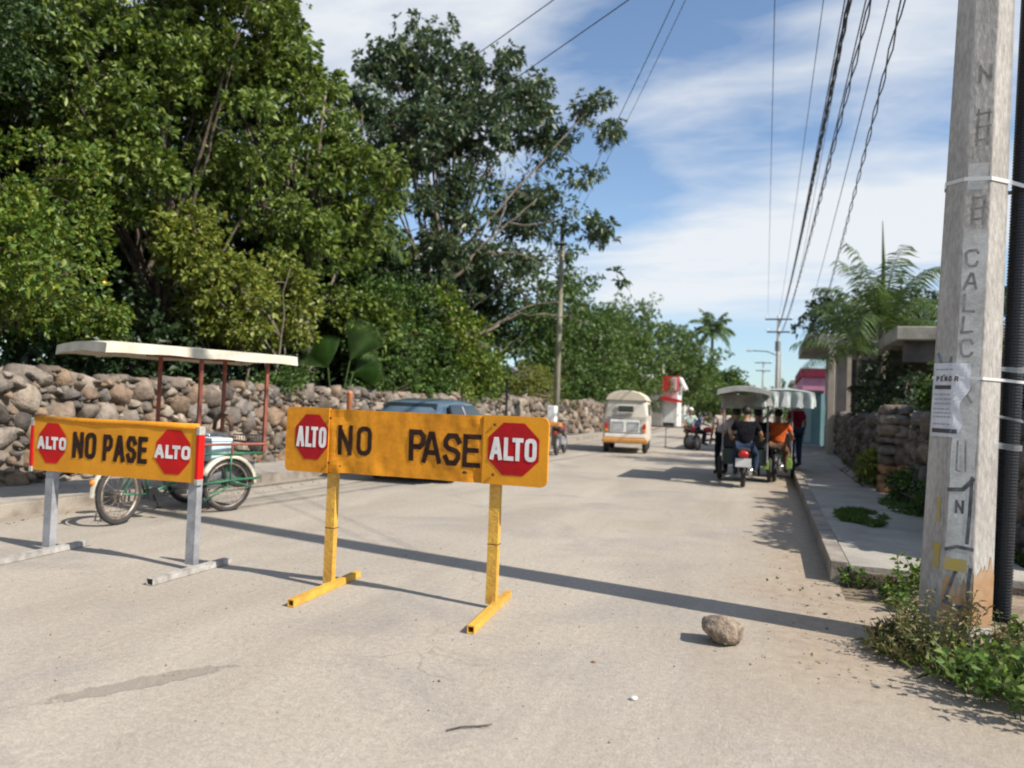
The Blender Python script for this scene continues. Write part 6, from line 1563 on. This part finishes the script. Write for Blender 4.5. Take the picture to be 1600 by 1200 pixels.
for i, (x, y, h, r_) in enumerate(fills):
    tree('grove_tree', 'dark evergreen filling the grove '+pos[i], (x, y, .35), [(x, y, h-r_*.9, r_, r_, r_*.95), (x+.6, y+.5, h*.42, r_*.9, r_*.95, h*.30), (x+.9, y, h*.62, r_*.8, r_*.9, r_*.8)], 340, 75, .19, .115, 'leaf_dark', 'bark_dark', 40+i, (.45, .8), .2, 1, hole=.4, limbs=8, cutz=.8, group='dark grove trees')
# dense undergrowth just behind the wall
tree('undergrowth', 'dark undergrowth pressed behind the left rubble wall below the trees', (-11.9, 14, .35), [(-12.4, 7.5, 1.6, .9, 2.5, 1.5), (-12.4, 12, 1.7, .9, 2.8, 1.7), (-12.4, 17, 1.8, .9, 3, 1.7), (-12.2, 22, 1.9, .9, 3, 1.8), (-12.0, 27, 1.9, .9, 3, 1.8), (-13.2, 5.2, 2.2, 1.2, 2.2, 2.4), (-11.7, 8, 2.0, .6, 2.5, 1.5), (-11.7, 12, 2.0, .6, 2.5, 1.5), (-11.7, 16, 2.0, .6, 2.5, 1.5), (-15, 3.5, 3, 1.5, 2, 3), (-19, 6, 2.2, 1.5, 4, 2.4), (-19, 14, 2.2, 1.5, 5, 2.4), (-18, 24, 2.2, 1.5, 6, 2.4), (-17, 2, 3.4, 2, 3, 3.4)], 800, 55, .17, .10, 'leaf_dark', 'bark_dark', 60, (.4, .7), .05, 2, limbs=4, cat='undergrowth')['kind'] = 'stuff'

# trees beyond the pole, right side of the grove
far_l = [
 (-10.9, 35.5, 9.3, 2.7, 'leaf_mid', 'dark round tree directly right of the slender pole'),
 (-11.8, 45, 9.4, 3.2, 'leaf_mid', 'big round green tree behind the pale van'),
 (-11.9, 53, 8.6, 3.2, 'leaf_far', 'lighter green tree rising right of the pale van'),
 (-14.5, 58, 10.2, 3.6, 'leaf_mid', 'dark tree behind the lighter one right of the pale van'),
 (-12.4, 68, 11.6, 3.9, 'leaf_far', 'wide tree behind the red and white shop'),
 (-10.8, 86, 11.6, 4.4, 'leaf_far', 'drooping light green tree to the right of the shop sign'),
 (-8.7, 99, 10.4, 4.1, 'leaf_far', 'tree just below the distant palm'),
 (-6.6, 112, 8.0, 3.8, 'leaf_mid', 'lower tree at the end of the left row of the street'),
 (-15.5, 78, 12.0, 4.0, 'leaf_mid', 'high dark tree left of the distant palm'),
 (-10.4, 34, 3.3, 1.2, 'leaf_yellow', None),
]
for i, (x, y, h, r_, lm, lb) in enumerate(far_l):
    if lb is None: continue
    s_ = 1+(y-30)/70
    tree('street_tree', lb, (x, y, .3), [(x, y, h-r_*.85, r_, r_, r_*.9), (x+r_*.45, y-r_*.5, h*.45, r_*.75, r_*.7, h*.30), (x-r_*.4, y, h*.6, r_*.8, r_*.8, r_*.8), (x+r_*.2, y+.5, h*.28, r_*.7, r_*.8, h*.20)], 190, 60, .19*s_, .12*s_, lm, 'bark_dark', 80+i, (.16*r_, .27*r_), .2, 1, hole=.45, limbs=8, cutz=.9)
tree('garden_bush', 'rounded olive bush leaning over the wall between the slender pole and the pale van', (-10.4, 33.5, .3), [(-10.1, 32.2, 2.4, 1.1, 1.6, 1.15), (-9.9, 34.6, 2.3, 1.1, 1.9, 1.1)], 120, 75, .12, .05, 'leaf_yellow', 'bark_pale', 95, (.25, .45), .05, 3, limbs=10, cat='bush', cutz=1.4)
tree('far_woodland', 'distant hazy line of trees closing the end of the street', (-2, 175, 0), [(-25+i*9, 170+(i % 3)*9, 3.2+(i % 2), 5.5, 4, 3.6) for i in range(8)], 420, 30, .6, .4, 'leaf_mid', 'bark_dark', 97, (.8, 1.4), .3, 1, limbs=4, cat='woodland')['kind'] = 'stuff'
# right side
tree('right_tree', 'dark tree behind the grey house with the overhanging awning', (5.8, 42, .2), [(2.6, 43, 6.2, 1.1, 1.3, 1.5), (5.5, 42, 6.4, 2.6, 2.0, 1.9)], 120, 60, .22, .13, 'leaf_dark', 'bark_dark', 101, (.4, .7), .2, 1, limbs=8, cutz=3.0)
tree('porch_shrub', 'blue green shrub above the right stone wall in front of the dark porch', (3.2, 16.9, .18), [(2.95, 16.6, 1.75, .45, .9, .38), (3.5, 16.2, 1.9, .6, .6, .35)], 44, 60, .12, .055, 'leaf_grey', 'bark_dark', 102, (.18, .3), .04, 3, limbs=6, cat='shrub', cutz=1.1)
tree('right_tree', 'leafy tree behind the spiky palm and above the porch slab', (5.3, 25.5, .2), [(4.6, 25.5, 4.1, 1.5, 1.2, .8), (6.6, 25, 4.4, 1.8, 1.3, .9)], 80, 60, .16, .09, 'leaf_grey', 'bark_dark', 103, (.3, .55), .15, 1, limbs=10, cutz=3.5)
tree('weed_bush', 'yellow green weed bush at the foot of the right stone wall left of the pillar', (1.98, 16.7, .17), [(1.92, 16.6, .55, .22, .5, .45), (1.95, 17.6, .40, .2, .5, .35)], 34, 40, .11, .05, 'leaf_yellow', 'bark_dark', 104, (.10, .2), .015, 3, limbs=6, cat='bush', cutz=.25)
tree('weed_bush', 'dark green weeds at the foot of the stone wall right of the pillar', (2.15, 13.2, .17), [(2.12, 14.2, .36, .2, .8, .3), (2.12, 12.3, .32, .2, .7, .3)], 34, 40, .10, .05, 'leaf_mid', 'bark_dark', 105, (.10, .2), .012, 2, limbs=4, cat='bush', cutz=.2)
# trees right of the view that cast the shade on the right pavement
tree('hedge_tree', 'low spreading tree behind the right stone wall, shading the pavement', (3.3, 12.3, .18), [(3.0, 11.0, 2.0, .40, 1.6, .45), (3.0, 13.3, 2.1, .45, 1.3, .45), (3.0, 9.35, 2.05, .45, 1.1, .5), (3.1, 15.0, 1.9, .5, .8, .35)], 240, 85, .12, .07, 'leaf_mid', 'bark_dark', 106, (.2, .34), .06, 2, limbs=10, cutz=1.5)

# ---- palms
def frond(VV, FF, n0, rs, origin, az, el, L, droop, lw, ll, nl=26, vshape=.5):
    """feather leaf: arching midrib with two rows of leaflets"""
    P = []; d = np.array([math.cos(az)*math.cos(el), math.sin(az)*math.cos(el), math.sin(el)]); p = np.array(origin, float); st = L/nl
    for i in range(nl+1):
        P.append(p.copy()); p = p+d*st; d = d+np.array([0, 0, -droop*st*(.4+1.3*i/nl)]); d /= np.linalg.norm(d)
    sd = np.array([-math.sin(az), math.cos(az), 0])
    for i in range(2, nl+1):
        t_ = P[i]-P[i-1]; t_ /= np.linalg.norm(t_); l = ll*math.sin(PI*min(1, .12+.88*(1-i/nl)))**.6*rs.uniform(.8, 1.1)+.05
        up = np.cross(t_, sd)*-1
        for s_ in (-1, 1):
            e = sd*s_*.85+t_*.45+np.array([0, 0, -vshape])*rs.uniform(.5, 1.5); e /= np.linalg.norm(e)
            a = P[i]; m = a+e*l*.5+np.array([0, 0, .02]); tip = a+e*l+np.array([0, 0, -.35*l*vshape]); w = t_*lw/2
            VV.append(np.array([a-w*.5, a+w*.5, m+w, m-w, tip])); FF.append(np.array([[0, 1, 2], [0, 2, 3], [3, 2, 4]])+n0); n0 += 5
    for i in range(nl):                                      # midrib
        r_ = .018*(1-i/nl)+.004; a, b = P[i], P[i+1]; z = np.array([0, 0, r_])
        VV.append(np.array([a+sd*r_, a-sd*r_, a-z, b+sd*r_, b-sd*r_])); FF.append(np.array([[0, 1, 4], [0, 4, 3], [1, 2, 4]])+n0); n0 += 5
    return n0
def palm(name, label, base, h, fr, L, droop, lw, ll, seed, tr_=.1, els=(-.2, 1.35), spear=0, nl=26, bark='bark_pale', azs=None):
    rs = np.random.RandomState(seed); t = thing(name, label, 'palm tree', base); VV = []; FF = []; n0 = 0
    for k in range(fr):
        el = els[0]+(els[1]-els[0])*(k/(fr-1))**.9; az = k*2.399+rs.uniform(-.2, .2) if azs is None else azs[k]
        n0 = frond(VV, FF, n0, rs, (0, 0, h), az, el, L*rs.uniform(.85, 1.1), droop*rs.uniform(.8, 1.2), lw, ll, nl)
    npmesh('fronds', np.concatenate(VV), np.concatenate(FF), M['palm_leaf'], t)
    q = MB(); q.tube([(0, 0, -.1), (.04, .02, h*.5), (0, 0, h)], [tr_*1.3, tr_, tr_*.85], 10); q.build('trunk', M[bark], t, smooth=True)
    if spear: q = MB(); q.tube([(0, 0, h-.3), (.0, 0, h+spear*.6), (-.05, 0, h+spear)], [.06, .05, .008], 7); q.build('spear_leaf', M['palm_leaf'], t, smooth=True)
    return t
palm('feather_palm', 'spiky feather palm rising behind the right stone wall between house and porch', (2.75, 22.6, .18), 3.75, 26, 2.35, .62, .038, .55, 3, .11, (.0, 1.4), 2.9, 40)
palm('feather_palm', 'second smaller feather palm clump left of the spiky palm, over the concrete awning', (2.55, 26.2, .18), 3.3, 13, 2.1, .5, .05, .55, 4, .09, (.1, 1.4), 0, 28)
palm('royal_palm', 'distant palm standing above the far trees at the left of the street', (-7.9, 108, 0), 13.0, 18, 3.3, .40, .30, 1.0, 5, .22, (-.5, 1.2), 0, 16)
palm('feather_palm', 'slim feather palm half hidden among the trunks behind the tall open tree', (-12.2, 20.4, .35), 6.6, 13, 2.2, .55, .05, .6, 6, .08, (-.2, 1.35), 0, 28)
# fan palm at the wall
fp = thing('fan_palm', 'fan palm with one broad pleated leaf standing above the left wall', 'palm tree', (-10.25, 16.7, .35)); fl = mat('fan_leaf', (.13, .22, .07), .5, var=.2, vscale=4)
def fan(c, nrm_az, tilt, r_, nseg=26, spread=150, twist=0):
    q = MB(); q.tube([(0, 0, .2), tuple(np.array(c)*.6+np.array([0, 0, .1])), c], .015, 6); q.build('leaf_stalk', M['palm_leaf'], fp)
    q = MB(); vs = [(0, 0, 0)]; fs = []
    for i in range(nseg*2+1):
        a = R(90-spread/2+spread*i/(nseg*2)+twist); rr = r_*(.80+.2*math.cos((a-R(90+twist))*.9))*(1 if i % 2 else .965); vs.append((rr*.6*math.cos(a), .06*(-1)**i, rr*.6*math.sin(a)))
    n1 = len(vs)
    for i in range(nseg*2+1):
        a = R(90-spread/2+spread*i/(nseg*2)+twist); rr = r_*(.80+.2*math.cos((a-R(90+twist))*.9)); k_ = 1.0 if i % 2 else .66; vs.append((rr*k_*math.cos(a), .05*(-1)**i+.05*k_, rr*k_*math.sin(a)))
    for i in range(nseg*2): fs.append((0, 1+i, 2+i)); fs.append((1+i, n1+i, n1+i+1, 2+i))
    q.add(vs, fs, TR(c, nrm_az, tilt)); q.build('fan_leaf', fl, fp, fix=False)
fan((.25, .15, 2.10), R(35), R(-8), 1.2, spread=70, twist=-28); fan((-.15, -.2, 1.9), R(60), R(10), .85, spread=110, twist=35); fan((.1, .6, 1.8), R(20), R(-20), .8, spread=100, twist=-70)

# ---- weeds on the verge
def weed(name, label, base, spread, n_st, h, L, W, leafm, seed, droop=.3, stems='leaf_weed', cat='weed'):
    rs = np.random.RandomState(seed); t = thing(name, label, cat, base); C = []; D = []; q = MB()
    for i in range(n_st):
        a = rs.uniform(0, 2*PI); r_ = spread*math.sqrt(rs.rand()); b = np.array([r_*math.cos(a), r_*math.sin(a), 0])
        d = np.array([math.cos(a)*.4*r_/spread+rs.normal()*.2, math.sin(a)*.4*r_/spread+rs.normal()*.2, 1.0]); hh = h*rs.uniform(.5, 1.15)*(1-.35*r_/spread); tip = b+d*hh
        q.tube([b-np.array([0, 0, .02]), (b+tip)/2+rs.normal(size=3)*.01, tip], [.004, .003, .0015], 4)
        for u in np.linspace(.25, 1, max(4, int(hh/.035))):
            for _ in range(2):
                e = rs.normal(size=3)*np.array([1, 1, .35])+np.array([0, 0, .35]); e /= np.linalg.norm(e); C.append(b*(1-u)+tip*u); D.append(e)
    C, D = np.array(C), np.array(D); V, F = leaf_arrays(rs, C, D, L*rs.uniform(.6, 1.2, len(C)), W*rs.uniform(.7, 1.2, len(C)), droop=droop, fold=.15)
    npmesh('leaves', V, F, M[leafm], t); q.build('stems', M['palm_leaf'], t); return t
weed('broadleaf_weed', 'lush broad leaved weeds crowding the bottom right corner below the pole', (1.42, 4.78, .04), .38, 90, .28, .062, .046, 'leaf_weed', 1)
weed('broadleaf_weed', 'broad leaved weeds at the very right edge beyond the conduit foot', (1.98, 4.85, .05), .40, 70, .34, .062, .046, 'leaf_weed', 2)
weed('broadleaf_weed', 'small weeds between the pole foot and the lush weed patch', (1.18, 5.12, .04), .20, 26, .22, .06, .045, 'leaf_weed', 3)
weed('broadleaf_weed', 'low weeds right of the conduit on the soil', (1.85, 5.8, .05), .32, 26, .22, .07, .05, 'leaf_weed', 4)
for i, (x, y, r_, h, lb) in enumerate(((.74, 7.50, .10, .16, 'small weed tuft at the corner of the right kerb'), (1.12, 7.38, .12, .24, 'yellowish weed tuft against the front kerb left of the pole'), (.98, 7.15, .08, .10, 'tiny weed on the sand before the front kerb'), (1.02, 6.75, .10, .12, 'spreading weed in the sand left of the pole foot'), (1.25, 7.15, .16, .55, 'tall leggy weed just left of the pole'))):
    weed('kerb_weed', lb, (x, y, .02), r_, 14, h, .06, .04, 'leaf_weed' if i != 1 else 'leaf_yellow', 10+i)
# dry stalks round the pole foot
weed('dry_weed', 'dry brown stalks in front of the concrete pole foot', (1.03, 5.56, .03), .22, 60, .42, .05, .014, 'leaf_dry', 20, cat='dry grass')
weed('dry_weed', 'dry tangled stalks on the sand left below the pole', (.86, 5.45, .02), .22, 46, .20, .05, .014, 'leaf_dry', 21, cat='dry grass')
weed('dry_weed', 'dry stalks at the foot of the conduit', (1.42, 5.50, .04), .18, 36, .30, .05, .014, 'leaf_dry', 22, cat='dry grass')
def grass(label, cx, cy, rx, ry, z, n, h, seed, m='leaf_weed', name='grass', ang=0):
    rs = np.random.RandomState(seed); a = rs.uniform(0, 2*PI, n); r_ = np.sqrt(rs.rand(n)); x = r_*np.cos(a)*rx; y = r_*np.sin(a)*ry; C = np.stack([x, y, np.zeros(n)], 1)
    k = np.array([noise.noise(Vector((p[0]*3+seed, p[1]*3, 0))) for p in C]) > -.15; C = C[k]; n = len(C)
    D = rs.normal(size=(n, 3))*.45+np.array([0, 0, 1]); D /= np.linalg.norm(D, axis=1)[:, None]
    V, F = leaf_arrays(rs, C, D, h*rs.uniform(.4, 1.2, n), np.full(n, .009), droop=.35, fold=0); V = V+np.array([cx, cy, z])
    o = npmesh(name, V, F, M[m], None); return tag(o, label, 'grass', kind='stuff')
grass('tuft of grass growing through the right pavement', 1.18, 11.2, .30, .85, .17, 5000, .12, 1)
grass('grass along the foot of the front kerb', 1.3, 7.5, .6, .08, .02, 700, .10, 2)
grass('sparse grass on the soil of the corner', 1.6, 5.5, .9, .9, .04, 2200, .12, 3)
grass('dry grass on the soil of the corner', 1.15, 5.6, .5, .6, .03, 2600, .14, 4, 'leaf_dry', 'dry_grass')
grass('grass on the soil right of the conduit', 2.9, 8.9, 1.0, .5, .16, 2500, .14, 5)
grass('grass at the foot of the right wall', 2.15, 20, .16, 6, .17, 3500, .14, 6)
grass('grass behind the pavement slab of the right wall', 1.9, 13.0, .25, 1.2, .17, 2000, .10, 7)
# fallen leaves
rs = np.random.RandomState(9); n = 260; C = np.stack([np.concatenate([rs.uniform(-8, -7.4, 90), rs.normal(.9, .5, 110), rs.uniform(-9.6, -8.4, 60)]), np.concatenate([rs.uniform(3, 14, 90), rs.uniform(4.8, 7.3, 110), rs.uniform(5, 16, 60)]), np.concatenate([np.full(90, .008), np.full(110, .06), np.full(60, .14)])], 1)
C = C[~((C[:, 0] > .45) & (C[:, 1] > 7.3))]; n = len(C)
D = rs.normal(size=(n, 3))*np.array([1, 1, .08]); D /= np.linalg.norm(D, axis=1)[:, None]
V, F = leaf_arrays(rs, C, D, rs.uniform(.02, .06, n), rs.uniform(.012, .03, n), droop=0, fold=.2); tag(npmesh('fallen_leaves', V, F, M['leaf_dry']), kind='stuff')

tree('climber_bush', 'dark climber bush between the grey awning house and the porch on the right', (3.0, 19.6, .18), [(2.95, 18.6, 1.5, .45, .8, 1.1), (3.0, 20.6, 1.8, .5, 1.0, 1.2), (3.0, 22.8, 1.9, .5, 1.0, 1.3), (3.0, 25.0, 1.9, .5, 1.2, 1.3)], 150, 70, .12, .07, 'leaf_dark', 'bark_dark', 107, (.2, .36), .05, 3, limbs=8, cat='bush', cutz=.5)

tree('wall_creeper', 'leafy creeper hanging over the left wall top between tricycle and blue car', (-10.5, 15.6, .35), [(-10.15, 14.2, 1.75, .35, .8, .32), (-10.1, 18.0, 1.8, .4, .9, .45), (-10.05, 20.4, 1.85, .45, 1.2, .5)], 90, 70, .12, .075, 'leaf_mid', 'bark_dark', 110, (.16, .3), .03, 3, limbs=10, cat='creeper', cutz=1.15)
tree('wall_creeper', 'leafy creeper hanging over the left wall top behind the motorcycle', (-10.1, 24.6, .35), [(-9.75, 23.6, 1.9, .4, 1.4, .5), (-9.75, 26.2, 1.85, .4, 1.0, .5)], 80, 60, .14, .085, 'leaf_lime', 'bark_dark', 111, (.18, .32), .03, 3, limbs=10, cat='creeper', cutz=1.15)
